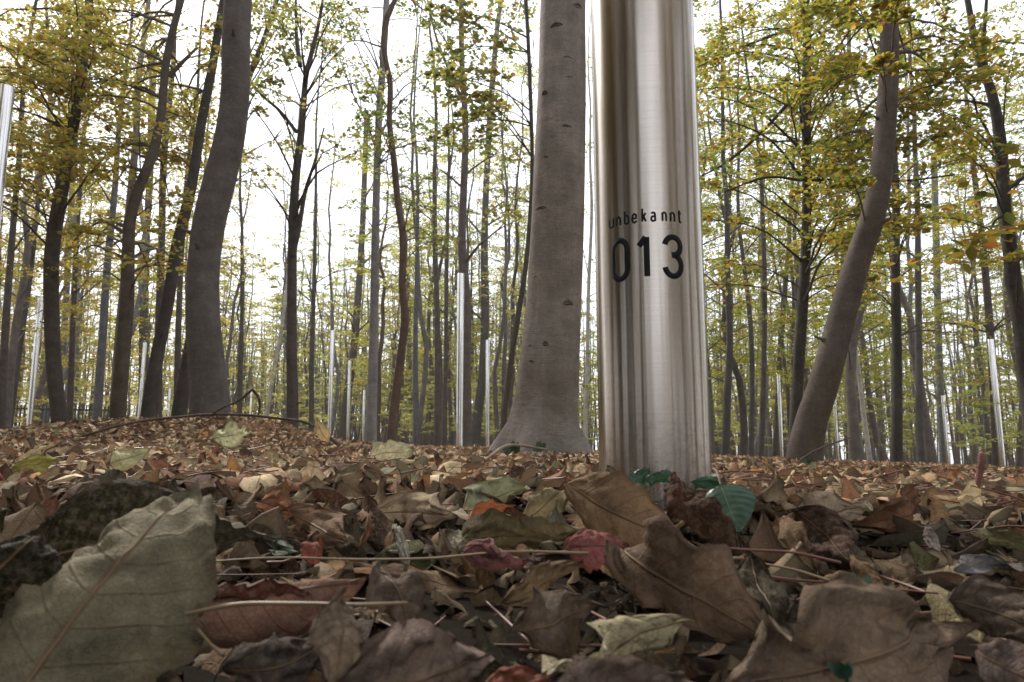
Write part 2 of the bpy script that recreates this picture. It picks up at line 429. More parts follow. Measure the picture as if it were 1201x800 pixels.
G = {
 'u': [[(0, 1), (0, .35)] + arcp(.5, .3, .5, .3, 180, 360) + [(1, 1)], [(1, 0), (1, 1)]],
 'n': [[(0, 0), (0, 1)], [(0, .6)] + arcp(.5, .68, .5, .32, 180, 0) + [(1, 0)]],
 'e': [arcp(.5, .3, .5, .3, -20, -180, 7) + [(0, .65)] + arcp(.5, .68, .5, .32, 180, 0, 8) + [(1, .5), (0, .5)]],
 'a': [arcp(.5, .74, .48, .26, 150, 0, 7) + [(1, 0)], [(1, .56), (.45, .56)] + arcp(.42, .28, .42, .28, 90, 270, 8) + [(1, .1)]],
 'b': [[(0, 0), (0, 1)], arcp(.5, .45, .5, .2, 180, 0, 7) + [(1, .2)] + arcp(.5, .2, .5, .2, 0, -180, 8)],
 'k': [[(0, 0), (0, 1)], [(.95, .66), (.05, .28)], [(.32, .40), (1, 0)]],
 't': [[(.35, 1), (.35, .22)] + arcp(.65, .2, .3, .2, 180, 270, 5) + [(1, 0)], [(0, .74), (1, .74)]],
 '0': [arcp(.5, .76, .5, .24, 0, 180, 12) + arcp(.5, .24, .5, .24, 180, 360, 12) + [(1, .76)]],
 '1': [[(0, .78), (.86, 1)], [(.92, 1), (.92, 0)]],
 '3': [arcp(.5, .76, .48, .24, 170, -60, 14)[:-1] + [(.62, .545), (.42, .535)], [(.5, .535)] + arcp(.5, .27, .5, .27, 80, -170, 16)],
}

def column(x, y, d, height, label, lean=(0, 0), main=False):
    g = float(ground_z(x, y))
    o = empty("steel_column", (x, y, g))
    tag(o, label, "steel column", "polished steel columns standing among the trees")
    rad = 0.075
    sides = 128 if main else 32
    zs = [-0.12, 0.5, height - 0.004, height]
    rs = [rad, rad, rad, rad - 0.004]
    path = [(lean[0] * z, lean[1] * z, z) for z in zs]
    V, F = tube(path, rs, sides, close=False)
    link("shaft", mesh("shaft", V, F, M_STEEL if main else M_STEEL_FAR), o)
    th = np.linspace(0, 2 * np.pi, sides, endpoint=False)
    capV = np.concatenate([np.c_[np.cos(th) * (rad - .005), np.sin(th) * (rad - .005), np.zeros(sides)],
                           np.c_[np.cos(th) * (rad - .012), np.sin(th) * (rad - .012), np.full(sides, .003)], [[0, 0, .003]]])
    capV += np.array([lean[0] * height, lean[1] * height, height])
    j = np.arange(sides); j2 = (j + 1) % sides
    cf = np.concatenate([np.c_[j, j2, j2 + sides, j + sides],
                         np.array([(sides + k, sides + (k + 1) % sides, sides + (k + 2) % sides, 2 * sides) for k in range(0, sides, 2)])])
    link("top_cap", mesh("top_cap", capV, cf, M_CAP, smooth=False), o)
    return o, g

d0 = 0.92
p = P(767, 520, d0)
main_col, g0 = column(p[0], p[1], d0, 3.55, "large steel column in front with unbekannt 013 lettered in black", main=True)
azc = math.atan2(p[0], p[1])           # direction camera -> column; text faces back towards the camera
def put_glyph(ch, a0, a1, z, h, th, name):
    V, F = glyph_mesh(G[ch], 1, h, th, R(a0), R(a1), z - g0, 0.075)
    c, s = math.cos(-azc), math.sin(-azc)
    X = V[:, 0] * c - V[:, 1] * s; Y = V[:, 0] * s + V[:, 1] * c
    o = link(name, mesh(name, np.c_[X, Y, V[:, 2]], F, M_PAINT, smooth=False), main_col)
    return o
def ang_of(off):
    best = min(range(-900, 901), key=lambda q: abs(780 * 1.045 * .075 * math.sin(R(q / 10)) / (d0 - .075 * math.cos(R(q / 10))) - off) if abs(q) < 800 else 1e9)
    return best / 10
for ch, x0, x1 in (('0', 718.5, 742.5), ('1', 750, 768), ('3', 782, 808)):
    a0, a1 = ang_of(x0 - 765.5), ang_of(x1 - 765.5)
    put_glyph(ch, a0, a1, 0.3205, 0.0605, 0.0078, "digit")
zb = 0.397
for ch, a0, a1 in (('u', 716.5, 723.5), ('n', 725.5, 732.5), ('b', 736, 743), ('e', 745.5, 753), ('k', 758, 765),
                   ('a', 769, 776.5), ('n', 783, 790), ('n', 793, 800), ('t', 802.5, 808)):
    a0, a1 = ang_of(a0 - 765.5), ang_of(a1 - 765.5)
    put_glyph(ch, a0, a1, zb, 0.0205 if ch in 'bk' else (0.0185 if ch == 't' else 0.0145), 0.0028, "letter")

COLS = [  # top x, top y, base x, base y, label
 (8, 102, -36, 505, 7.0, "steel column cut off by the picture's left edge"),
 (47, 350, 37, 500, 19, "slanting steel column beside the leftmost large dark trunk"),
 (170, 402, 163, 497, 28, "steel column between the curved brown trunk and the leaning dark trunk"),
 (75, 443, 73, 503, 40, "short far steel column just right of the dark trunk and picket fence"),
 (199, 455, 199, 490, 46, "tiny far steel column left of the thick left-hand trunk"),
 (295, 458, 293, 506, 44, "far steel column rising behind the bent fallen branch"),
 (390, 388, 387, 510, 23.5, "steel column with a round bright top left of the pale grey trunk"),
 (410, 423, 409, 514, 30, "steel column second to the left of the pale grey trunk"),
 (427, 458, 427, 514, 42, "thin far steel column directly left of the pale grey trunk"),
 (540, 321, 540, 518, 14.3, "tall steel column left of the big central beech, nearest of the thin ones"),
 (572, 399, 572, 513, 24.5, "steel column close against the left foot of the big central beech"),
 (914, 437, 914, 539, 27, "steel column left of the thick leaning trunk"),
 (978, 453, 982, 541, 33, "dull far steel column just right of the thick leaning trunk"),
 (1106, 464, 1111, 549, 33, "slim steel column in the dense wood at right"),
 (1162, 398, 1175, 551, 18.3, "brightest steel column at the right, near the dark bent trunk"),
]
occupied, col_at = [], []
for tx, ty, bx, by, d, lab in COLS:
    b = P(bx, by, d); t = P(tx, ty, d)
    g = float(ground_z(b[0], b[1]))
    h = t[2] - g
    # keep columns upright: average of the two x positions at mid height
    column((b[0] + t[0]) / 2 , d, d, h, lab, lean=((t[0] - b[0]) / h * 0.35, 0))
    occupied.append((b[0], d)); col_at.append(((b[0] + t[0]) / 2, d))

# ------------------------------------------------------------------ tree building
def leaf_quads(C, A, N, L, W):
    """folded six-point leaves: centres C, axes A, normals N, lengths L, widths W -> V, F"""
    k = len(C)
    B = np.cross(N, A); B /= np.linalg.norm(B, axis=1)[:, None] + 1e-9
    L = L[:, None]; W = W[:, None]
    up = N * W * 0.18
    v = np.stack([C - A * L * .5, C - A * L * .12 + B * W * .5 + up, C + A * L * .25 + B * W * .36 + up, C + A * L * .5,
                  C + A * L * .25 - B * W * .36 + up, C - A * L * .12 - B * W * .5 + up], 1).reshape(-1, 3)
    o = np.arange(k)[:, None] * 6
    f = np.concatenate([o + np.array([[0, 3, 2, 1]]), o + np.array([[0, 5, 4, 3]])])
    return v, f

def unit(v): return v / (np.linalg.norm(v, axis=-1, keepdims=True) + 1e-9)

PAL = {
 'gold': [((.38, .28, .05), 4), ((.32, .29, .055), 4), ((.24, .25, .05), 3), ((.32, .18, .04), .8), ((.2, .14, .06), .5)],
 'mixed': [((.22, .23, .035), 4), ((.34, .28, .04), 3.2), ((.11, .16, .03), 2.4), ((.38, .26, .04), 2), ((.26, .13, .03), .6)],
 'green': [((.10, .15, .03), 4), ((.17, .2, .035), 3), ((.28, .26, .05), 2), ((.24, .15, .04), 1)],
 'pale': [((.42, .40, .12), 4), ((.33, .35, .1), 3), ((.44, .34, .08), 2), ((.2, .24, .07), 1)],
 'brown': [((.22, .21, .045), 3), ((.3, .24, .06), 3), ((.12, .16, .04), 4), ((.26, .15, .05), .6)],
}
def pick_cols(pal, k, g):
    c = np.array([a for a, _ in PAL[pal]]); w = np.array([b for _, b in PAL[pal]]); w = w / w.sum()
    base = c[g.choice(len(c), k, p=w)]
    return base * g.uniform(.9, 1.6, (k, 1)) * g.uniform(.92, 1.08, (k, 3))

def spray(center, axis, Ls, n, leaf, pal, g, twigs=False, flat=0.05):
    """a flat fan of leaves on a twig running along axis from center"""
    axis = unit(np.asarray(axis, float)); side = unit(np.cross([0, 0, 1.0], axis) + 1e-6)
    t = g.uniform(0.05, 1, n) ** .8
    s = g.uniform(-1, 1, n) * 0.42 * np.sin(np.clip(t * 2.6 + .35, 0, 3.1)) ** .7
    C = center + axis * (t * Ls)[:, None] + side * (s * Ls)[:, None]
    C[:, 2] += g.normal(0, flat, n) * Ls - 0.16 * Ls * t ** 2 - 0.12 * Ls * np.abs(s) + .02
    A = unit(axis * 0.6 + side * (np.sign(s) * 0.7)[:, None] + g.normal(0, .45, (n, 3)) * np.array([1, 1, .6]))
    N = unit(np.array([0, 0, 1.0]) + g.normal(0, .42, (n, 3)))
    N = unit(N - A * (N * A).sum(1)[:, None])
    Lf = leaf * g.uniform(.65, 1.2, n)
    V, F = leaf_quads(C, A, N, Lf, Lf * .62)
    col = np.repeat(pick_cols(pal, n, g), 6, 0)
    tw = []
    if twigs:
        q = [center + axis * Ls * a + np.array([0, 0, -0.16 * Ls * a * a]) for a in np.linspace(0, .95, 5)]
        tw.append(tube(q, np.linspace(.006, .0018, 5), 4, close=False))
        for k in range(5):
            a = g.uniform(.15, .8); sg = 1 if k % 2 else -1
            o = center + axis * Ls * a + np.array([0, 0, -0.16 * Ls * a * a])
            e = o + (axis * .25 + side * sg * .33) * Ls * (1 - a * .5) + np.array([0, 0, -.03])
            tw.append(tube([o, (o + e) / 2 + [0, 0, .015], e], [.003, .0022, .001], 4, close=False))
    return V, F, col, tw

def limb_path(a, b, g, n=7, sag=0.0, wob=0.06):
    a = np.asarray(a, float); b = np.asarray(b, float)
    t = np.linspace(0, 1, n)[:, None]
    L = np.linalg.norm(b - a)
    p = a + (b - a) * t
    p[:, 2] += (np.sin(np.pi * t[:, 0]) * sag * L)
    w = np.cumsum(g.normal(0, wob * L / n, (n, 3)), 0); w -= w[0]; w -= t * w[-1]
    return p + w

class CrownBuf:
    def __init__(s): s.V, s.F, s.C, s.n = [], [], [], 0
    def add(s, V, F, C): s.V.append(V); s.F.append(F + s.n); s.C.append(C); s.n += len(V)
    def arrays(s): return np.concatenate(s.V), np.concatenate(s.F), np.concatenate(s.C)

def trunk_from_px(pts, d, H=13.0, sides=14, flare=0.25, seed=0, dy=0.0, roots=0):
    """pts: (x, y, width) photo readings from top to base; returns path, radii in metres, base point"""
    g = np.random.default_rng(seed)
    pts = sorted(pts, key=lambda q: -q[1])                      # base first
    q = []
    for x, y, w in pts:
        a = P(x, y, d); r = 0.5 * w / F_PX * d * 0.99
        q.append([*a, r])
    q = np.array(q)
    gz = float(ground_z(q[0, 0], d))
    b = q[0].copy(); b[2] = gz - 0.12
    if q[0, 2] > gz + 0.02: q = np.vstack([b, q])
    else: q[0] = b
    top = q[-1]; dirv = unit(q[-1, :3] - q[-2, :3]); rt = top[3]
    z = top[2]; cur = top[:3].copy(); ext = []
    while cur[2] < H:
        dirv = unit(dirv * .8 + np.array([0, 0, .35]) + g.normal(0, .05, 3) * np.array([1, 1, 0]))
        cur = cur + dirv * max(0.6, H / 14)
        ext.append([*cur, max(rt * (1 - 0.8 * (cur[2] - z) / (H - z + 0.5)), 0.012)])
    if ext: q = np.vstack([q, ext])
    q[:, 1] += np.cumsum(np.r_[0, g.normal(0, 0.03, len(q) - 1)]) + dy * np.clip(q[:, 2] - gz, 0, 9)
    s = smooth_path(q, max(26, int(len(q) * 4)))
    return s[:, :3], np.maximum(s[:, 3], .006), np.array([b[0], d, gz])

def crown_branches(path, rad, base, lo, hi, count, g, reach=(1.0, 2.4)):
    """bare side limbs with forks; returns tubes and tip list (pos, dir)"""
    tubes, tips = [], []
    zz = path[:, 2] - base[2]
    for k in range(count):
        h = g.uniform(lo, hi)
        i = int(np.clip(np.searchsorted(zz, h), 1, len(path) - 2))
        a = path[i]; r = rad[i] * .38
        th = g.uniform(0, 2 * np.pi); L = g.uniform(*reach)
        dv = unit(np.array([math.cos(th), math.sin(th), g.uniform(.25, 1.0)]))
        b = a + dv * L
        pth = limb_path(a, b, g, 7, .06)
        grp = [tube(pth, np.linspace(max(r, .012), .004, 7), 5, close=False)]
        tubes.append(grp)
        tips.append((b, dv))
        for m in range(3):
            j = g.integers(2, 6); dv2 = unit(dv + g.normal(0, .5, 3) * [1, 1, .4]); b2 = pth[j] + dv2 * L * g.uniform(.3, .6)
            grp.append(tube(limb_path(pth[j], b2, g, 5, .04), np.linspace(max(r * .45, .007), .002, 5), 4, close=False))
            tips.append((b2, dv2))
    return tubes, tips

def lobes_fn(nrings, path, base, flare, lob, seed):
    g = np.random.default_rng(seed); ph = g.uniform(0, 6.28); h = path[:, 2] - base[2]
    e = np.exp(-np.clip(h, 0, None) / 0.12)
    def f(idx, th):
        return 1 + (e[idx] * flare)[:, None] * (1 + 0.9 * np.cos(lob * th[None] + ph) + .35 * np.cos((lob * 2 - 1) * th[None] + 1.3))
    return f

def make_tree(name, label, pts, d, color, cat="tree", group=None, H=13.0, sides=14, flare=.22, lob=4, seed=1, limbs=6, lo=4.0,
              sprays=(), pal='mixed', leaf=.078, n_leaf=46, extra=(), up_sprays=30, dy=0.0, rough=.018, fork=None):
    g = np.random.default_rng(seed * 7 + 3)
    path, rad, base = trunk_from_px(pts, d, H, seed=seed, dy=dy)
    o = empty(name, base); tag(o, label, cat, group)
    V, F = tube(path, rad, sides, lobes=lobes_fn(len(path), path, base, flare, lob, seed), rough=rough, seed=seed)
    t = link("trunk", mesh("trunk", V - base, F, M_BARK), o); t.color = (*color, 1)
    tubes, tips = crown_branches(path, rad, base, lo, H - 1, limbs, g)
    buf = CrownBuf()
    for (x, y, dd, Ls) in sprays:
        c = P(x, y, dd)
        # join the trunk a bit below the spray
        zt = c[2] - g.uniform(.2, .7)
        i = int(np.clip(np.searchsorted(path[:, 2], zt), 2, len(path) - 2))
        a = path[i]
        dv = unit(c - a); dv[2] *= .3; dv = unit(dv)
        side = unit(np.cross([0, 0, 1.0], dv))
        pth = limb_path(a, c, g, 8, .10, .07)
        L = np.linalg.norm(c - a)
        grp = [tube(pth, np.linspace(min(.006 + .007 * L, rad[i] * .45), .005, 8), 5, close=False)]; tubes.append(grp)
        start = c - dv * Ls * .5
        for kk in range(3):
            dd2 = unit(dv + side * (kk - 1) * .75 + g.normal(0, .12, 3))
            st = pth[-1] if kk == 1 else pth[-2 - (kk // 2)]
            SV, SF, SC, tw = spray(st, dd2, Ls * g.uniform(.7, 1.15), n_leaf, leaf, pal, g, twigs=True)
            buf.add(SV, SF, SC); grp += tw
    for k in range(up_sprays):
        b, dv = tips[g.integers(len(tips))]
        dv = unit(dv * [1, 1, .2] + g.normal(0, .4, 3) * [1, 1, .15])
        SV, SF, SC, tw = spray(b + g.normal(0, .15, 3), dv, g.uniform(.5, 1.0), int(n_leaf * .7), leaf, pal, g)
        buf.add(SV, SF, SC)
    for fx in extra:                                # explicit limbs given as photo readings at the tree's distance
        q = np.array([[*P(x, y, d), .5 * w / F_PX * d] for x, y, w in fx])
        s = smooth_path(q, 4 * len(q)); tubes.append([tube(s[:, :3], s[:, 3], 7, close=False, rough=.03, seed=seed)])
    for grp in tubes:
        V, F = join(grp)
        b = link("branch", mesh("branch", V - base, F, M_BARK), o); b.color = (*color, 1)
    if buf.n:
        V, F, C = buf.arrays()
        link("crown", mesh("crown", V - base, F, M_CANOPY, col=C, smooth=False), o)
    if d < 14 and sides < 48:
        zz = path[:, 2] - base[2]
        for k in range(4):                          # short dead stubs with a swollen collar
            h = g.uniform(.5, 4.2); i = int(np.clip(np.searchsorted(zz, h), 1, len(path) - 2)); r = rad[i]
            th = g.uniform(-1.5, 1.5) - math.pi / 2; dv = unit(np.array([math.cos(th), math.sin(th), .35]))
            a = path[i] + dv * r * .8; ln = g.uniform(.02, .10)
            V, F = tube([a - dv * r * .1, a + dv * r * .15, a + dv * r * .35, a + dv * (r * .35 + ln)], [r * .34, r * .24, r * .12, r * .09], 8, rough=.05, seed=k)
            b = link("branch_stub", mesh("branch_stub", V - base, F, M_BARK), o); b.color = (*[c * .8 for c in color], 1)
    occupied.append((base[0], base[1]))
    return o, path, rad, base

GREY, BROWN, DARK, PALE, BIRCH, RED = (.155, .135, .12), (.125, .098, .082), (.085, .072, .064), (.22, .215, .215), (.42, .40, .36), (.12, .085, .068)

def rand_sprays(n_, x0, x1, y0, y1, d0, d1, g, L=(.45, .85)):
    return [(g.uniform(x0, x1), g.uniform(y0, y1), g.uniform(d0, d1), g.uniform(*L)) for _ in range(int(n_ * 1.6))]
gs = np.random.default_rng(5)

# the big beech beside the lettered column
beech, bp, br, bb = make_tree("beech_tree", "big smooth grey beech beside the lettered column, with scars and flared roots",
    [(660, 0, 57), (658, 100, 59), (655, 200, 62), (653, 280, 64), (648, 380, 67), (643, 440, 71), (640, 480, 76), (638, 510, 82), (638, 530, 86)],
    5.0, (.262, .226, .197), sides=48, flare=.40, lob=5, seed=3, lo=5, limbs=8, rough=.007, H=15)

make_tree("tree", "thick curved grey trunk on the mound at left",
    [(280, 0, 33), (277, 60, 34), (276, 95, 34), (269, 150, 35), (258, 206, 37), (246, 262, 37), (241, 300, 36), (241, 380, 38), (244, 440, 41), (247, 484, 44)],
    6.5, (.12, .103, .097), sides=28, flare=.03, seed=4, lo=5, rough=.012, H=14)
make_tree("tree", "leftmost large dark trunk, leaning right, behind the slanting column",
    [(106, 0, 10), (93, 112, 11), (70, 225, 15), (61, 290, 16), (61, 380, 16), (63, 440, 16), (68, 500, 17)], 9.5, DARK, seed=5,
    sprays=rand_sprays(32, -60, 150, -10, 230, 7.5, 11, gs), pal='gold', up_sprays=36, lo=4)
make_tree("tree", "sinuous brown trunk bending right in the left-hand stand",
    [(214, 0, 8), (197, 67, 9), (189, 150, 10), (180, 187, 11), (165, 225, 12), (156, 262, 13), (156, 300, 14), (154, 350, 15), (149, 420, 16), (140, 495, 18)],
    9.0, (.10, .078, .062), seed=6, sprays=rand_sprays(34, 60, 250, 0, 330, 8, 12, gs), pal='gold', up_sprays=30,
    extra=[[(198, 90, 6), (212, 75, 5), (232, 55, 3)]])
make_tree("tree", "straight dark trunk leaning right against the thick curved trunk",
    [(272, -30, 8), (262, 30, 9), (255, 75, 10), (240, 150, 11), (225, 225, 12), (210, 285, 13), (196, 367, 14), (184, 430, 15), (173, 492, 16)],
    9.5, (.07, .06, .055), seed=7, sprays=rand_sprays(5, 180, 240, 60, 230, 9, 12, gs), pal='gold', up_sprays=14)
make_tree("tree", "thin trunk emerging right of the thick curved trunk's top",
    [(325, -10, 5), (308, 40, 6), (292, 85, 7), (270, 160, 7), (248, 260, 8), (240, 360, 9), (240, 490, 10)], 13, DARK, seed=8,
    sprays=rand_sprays(6, 285, 345, 0, 140, 9, 12, gs, (.3, .6)), pal='green', n_leaf=34, up_sprays=5)
make_tree("tree", "pale grey-blue stem left of the sinuous brown trunk",
    [(160, 150, 8), (152, 250, 9), (147, 315, 10), (141, 400, 11), (134, 492, 12)], 12, (.2, .2, .205), seed=9, up_sprays=20, pal='gold')
make_tree("tree", "dark upright trunk between the sinuous and leaning trunks, on the left",
    [(182, 60, 7), (179, 120, 8), (177, 200, 8), (172, 290, 8), (169, 380, 9), (168, 492, 11)], 30, DARK, seed=10, up_sprays=26, pal='gold',
    sprays=rand_sprays(9, 130, 215, 150, 330, 27, 31, gs, (.8, 1.5)))
make_tree("tree", "dark upright trunk between the sinuous and leaning trunks, on the right",
    [(200, 120, 6), (193, 200, 8), (190, 280, 8), (186, 380, 9), (184, 492, 10)], 14.5, DARK, seed=11, up_sprays=20, pal='gold')
make_tree("tree", "leaning grey trunk mostly hidden behind the thick curved trunk",
    [(250, 280, 10), (236, 350, 12), (226, 402, 14), (217, 450, 15), (211, 490, 17)], 10.5, (.065, .06, .06), seed=12, up_sprays=6)
make_tree("tree", "slender forked trunk standing alone against the bright sky gap",
    [(376, -20, 3), (372, 0, 4), (362, 50, 6), (354, 78, 7), (352, 110, 8), (349, 150, 9), (344, 200, 10), (342, 250, 11), (341, 300, 11), (341, 400, 12), (341, 506, 14)],
    11, (.085, .07, .065), seed=13, limbs=7, lo=4.5, up_sprays=4, pal='pale', n_leaf=26, sprays=[(405, 80, 10, .7), (440, 95, 11, .6), (330, 60, 10, .5), (305, 110, 10, .5)] + rand_sprays(14, 265, 430, -10, 220, 9, 12, gs, (.35, .6)),
    extra=[[(352, 78, 6), (348, 45, 5), (347, 0, 3), (346, -30, 3)], [(348, 155, 5), (330, 132, 4), (300, 103, 3), (296, 95, 2)],
           [(343, 300, 7), (350, 270, 6), (358, 225, 5), (372, 180, 3), (380, 150, 2)], [(350, 265, 4), (346, 220, 3), (356, 170, 2)]])
make_tree("tree", "pale grey straight trunk with a dark foot, left of the twisted reddish trunk",
    [(454, -20, 7), (453, 0, 8), (449, 60, 9), (444, 130, 9), (441, 200, 9), (439, 290, 10), (437, 400, 11), (435, 508, 13)],
    13, PALE, seed=14, up_sprays=12, n_leaf=26, pal='green', sprays=rand_sprays(16, 390, 520, -10, 260, 11, 14, gs, (.35, .6)))
make_tree("tree", "thin twisted reddish trunk right of the pale grey one",
    [(475, -25, 4), (467, 0, 6), (455, 25, 7), (452, 67, 7), (458, 97, 7), (457, 142, 7), (463, 195, 8), (467, 240, 8), (473, 275, 9), (473, 343, 9), (476, 371, 10), (471, 413, 10), (464, 462, 11), (459, 518, 13)],
    11, RED, seed=15, up_sprays=10, n_leaf=26, pal='green', sprays=rand_sprays(10, 430, 530, 0, 300, 10, 13, gs, (.35, .6)))
make_tree("tree", "brown trunk directly behind the tall steel column left of the beech",
    [(541, -20, 6), (542, 75, 7), (546, 150, 8), (544, 225, 9), (542, 290, 10), (546, 350, 13), (545, 430, 15), (545, 512, 17)], 16, (.105, .086, .076), seed=16,
    pal='brown', n_leaf=40, leaf=.095, up_sprays=12,
    extra=[[(543, 120, 5), (530, 90, 4), (512, 45, 3), (500, -5, 2)]])
make_tree("tree", "slender trunk close left of the beech, curving right at the top",
    [(590, -10, 6), (585, 20, 6), (579, 82, 7), (574, 150, 8), (570, 225, 8), (568, 290, 9), (569, 367, 10), (566, 440, 10), (558, 512, 12)], 27, (.09, .08, .074), seed=17,
    pal='brown', n_leaf=44, leaf=.095, up_sprays=14)
make_tree("tree", "very thin stem just left of the beech, half hidden by its foot",
    [(616, -10, 5), (619, 40, 5), (622, 110, 5), (624, 200, 5), (618, 300, 6), (600, 420, 7), (590, 510, 7)], 9, DARK, seed=18, up_sprays=22, pal='brown', n_leaf=42, leaf=.095,
    sprays=[(530, 90, 8.2, .5), (552, 105, 8, .6), (565, 125, 8.5, .6), (535, 150, 9, .5), (530, 15, 9, .5), (580, 160, 9, .5), (575, 90, 8.5, .7), (590, 130, 9, .6), (600, 60, 9, .7), (600, 180, 10, .6), (590, 250, 11, .6), (560, 30, 9, .6), (610, 10, 10, .7), (540, 60, 9, .6)])
make_tree("tree", "dark trunk right of the lettered column, with long low side branches",
    [(940, -20, 9), (940, 0, 9), (942, 60, 10), (943, 112, 12), (944, 187, 11), (946, 244, 11), (945, 300, 12), (940, 385, 13), (937, 450, 13), (935, 532, 15)], 9.0, (.055, .048, .043), seed=19,
    sprays=rand_sprays(32, 825, 1010, 10, 340, 6.8, 10.5, gs), pal='mixed', up_sprays=34, limbs=8, lo=3.6,
    extra=[[(944, 95, 6), (925, 120, 5), (890, 158, 4), (845, 195, 3), (815, 210, 2)], [(940, 30, 5), (905, 42, 4), (860, 60, 3), (820, 78, 2)], [(945, 212, 4), (985, 210, 3), (1060, 212, 3), (1120, 205, 2)], [(945, 212, 4), (900, 208, 3), (850, 225, 2)]])
make_tree("tree", "thick brown trunk leaning steeply to the right",
    [(1032, -30, 19), (1036, 0, 20), (1039, 75, 22), (1034, 150, 24), (1026, 206, 25), (1014, 262, 27), (1004, 300, 28), (989, 350, 30), (975, 402, 31), (961, 455, 33), (950, 497, 35), (942, 542, 39)],
    6.6, (.098, .075, .062), sides=26, flare=.03, seed=20, sprays=rand_sprays(14, 940, 1130, 0, 190, 6.5, 9, gs) + rand_sprays(5, 960, 1060, 190, 300, 7.3, 9, gs) + [(1052, 8, 5.7, .3), (1010, 14, 5.9, .3), (1035, 78, 5.9, .26), (1000, 212, 6.0, .28)], pal='mixed', up_sprays=24, lo=3.8, rough=.01, H=12)
make_tree("tree", "bent dark trunk at the right edge of the view",
    [(1132, -30, 6), (1139, 0, 7), (1151, 67, 9), (1162, 101, 11), (1175, 150, 13), (1181, 199, 14), (1182, 244, 15), (1188, 292, 16), (1194, 332, 17), (1200, 385, 18), (1208, 460, 19), (1216, 550, 21)],
    8.5, (.058, .052, .048), seed=21, sprays=rand_sprays(15, 1080, 1240, 40, 300, 7, 10, gs), pal='mixed', up_sprays=30, lo=3.6,
    extra=[[(1158, 90, 5), (1154, 50, 5), (1157, 0, 4), (1158, -30, 3)], [(1183, 250, 4), (1168, 258, 3), (1160, 275, 2)]])
make_tree("tree", "dark straight trunk right of the thick leaning trunk",
    [(1043, 60, 7), (1045, 150, 8), (1048, 240, 9), (1049, 300, 10), (1050, 420, 11), (1050, 541, 12)], 12, (.05, .045, .042), seed=22, up_sprays=36, sprays=rand_sprays(12, 980, 1130, 150, 400, 10, 13, gs))
make_tree("tree", "dark trunk left of the bright right-hand steel column",
    [(1132, 120, 5), (1140, 200, 6), (1149, 280, 7), (1157, 350, 8), (1163, 440, 9), (1170, 548, 10)], 24, (.075, .054, .05), seed=23, up_sprays=36, sprays=rand_sprays(8, 1110, 1210, 150, 330, 21, 25, gs, (.8, 1.4)))
more = [
 ("thin white birch stem leaning left, right of the thick leaning trunk", [(990, 300, 4), (1001, 385, 5), (1011, 460, 5), (1021, 543, 6)], 19, BIRCH),
 ("white birch stem seen between the beech and the lettered column", [(694, 230, 4), (690, 350, 4.5), (689, 430, 5), (687, 515, 6)], 20, BIRCH),
 ("white birch stem leaning in the pale woods left of the forked trunk", [(336, 330, 3.5), (328, 395, 4), (320, 440, 4.5), (312, 495, 5)], 24, BIRCH),
 ("grey trunk with mottled bark midway between the two right-hand columns", [(1074, 220, 6), (1075, 315, 7), (1078, 420, 8), (1081, 544, 9)], 15, (.09, .085, .08)),
 ("blue-grey trunk above the slim right-hand column", [(1096, 180, 7), (1099, 300, 8), (1102, 420, 8), (1107, 546, 9)], 36, (.12, .125, .13)),
 ("dark slanting stem above the steel column left of the leaning trunk", [(926, 270, 5), (921, 332, 6), (915, 410, 7), (912, 480, 8), (909, 537, 9)], 30, DARK),
 ("dark trunk closest to the lettered column's right side", [(853, 230, 6), (855, 320, 7), (857, 400, 8), (853, 470, 9), (850, 538, 10)], 15, (.07, .062, .058)),
 ("second dark trunk right of the lettered column", [(894, 240, 5), (897, 330, 6), (896, 430, 6), (892, 538, 7)], 18, DARK),
 ("slim trunk midway between the lettered column and the leaning trunk", [(872, 300, 5), (880, 380, 6), (882, 460, 6), (880, 538, 7)], 20, (.08, .072, .068)),
 ("straight dark trunk in the middle of the central woods", [(510, 180, 5), (510, 280, 6), (513, 380, 7), (513, 512, 8)], 18, DARK),
 ("thin stem right of the straight central trunk", [(526, 220, 4), (524, 320, 5), (523, 420, 5), (521, 514, 6)], 22, DARK),
 ("dark slanting trunk behind the second column left of the pale grey trunk", [(430, 130, 6), (427, 220, 7), (424, 290, 8), (416, 400, 9), (403, 510, 11)], 33, DARK),
 ("blue-grey trunk above the far picket fence", [(136, 230, 7), (128, 310, 8), (122, 400, 9), (114, 494, 10)], 17, (.12, .125, .135)),
 ("dark trunk right of the leftmost large trunk", [(90, 160, 5), (82, 270, 7), (77, 360, 7), (73, 434, 8), (72, 498, 8)], 41, DARK),
 ("thin stem with drooping side branch beyond the leftmost large trunk", [(98, 180, 4), (90, 280, 5), (86, 380, 6), (82, 498, 7)], 20, (.07, .05, .045)),
 ("dark trunk nearest the picture's left edge", [(24, 180, 6), (16, 280, 7), (10, 380, 8), (3, 496, 9)], 15, DARK),
 ("slanting grey stem second from the picture's left edge", [(42, 230, 5), (32, 332, 6), (22, 410, 6), (11, 496, 7)], 19, (.08, .078, .075)),
 ("dark stem just left of the trunk on the mound", [(222, 200, 5), (214, 315, 6), (210, 400, 7), (207, 490, 8)], 17, DARK),
 ("thin stem in the pale woods right of the mound trunk", [(284, 300, 4), (284, 380, 5), (282, 440, 6), (281, 496, 6)], 21, (.08, .07, .062)),
 ("slim stem midway between forked trunk and pale grey trunk", [(370, 260, 4), (368, 350, 5), (366, 430, 6), (365, 508, 6)], 20, DARK),
 ("stem of medium girth left of the central tall steel column", [(490, 220, 4), (489, 320, 5), (487, 420, 6), (488, 512, 8)], 19, (.11, .11, .115)),
]
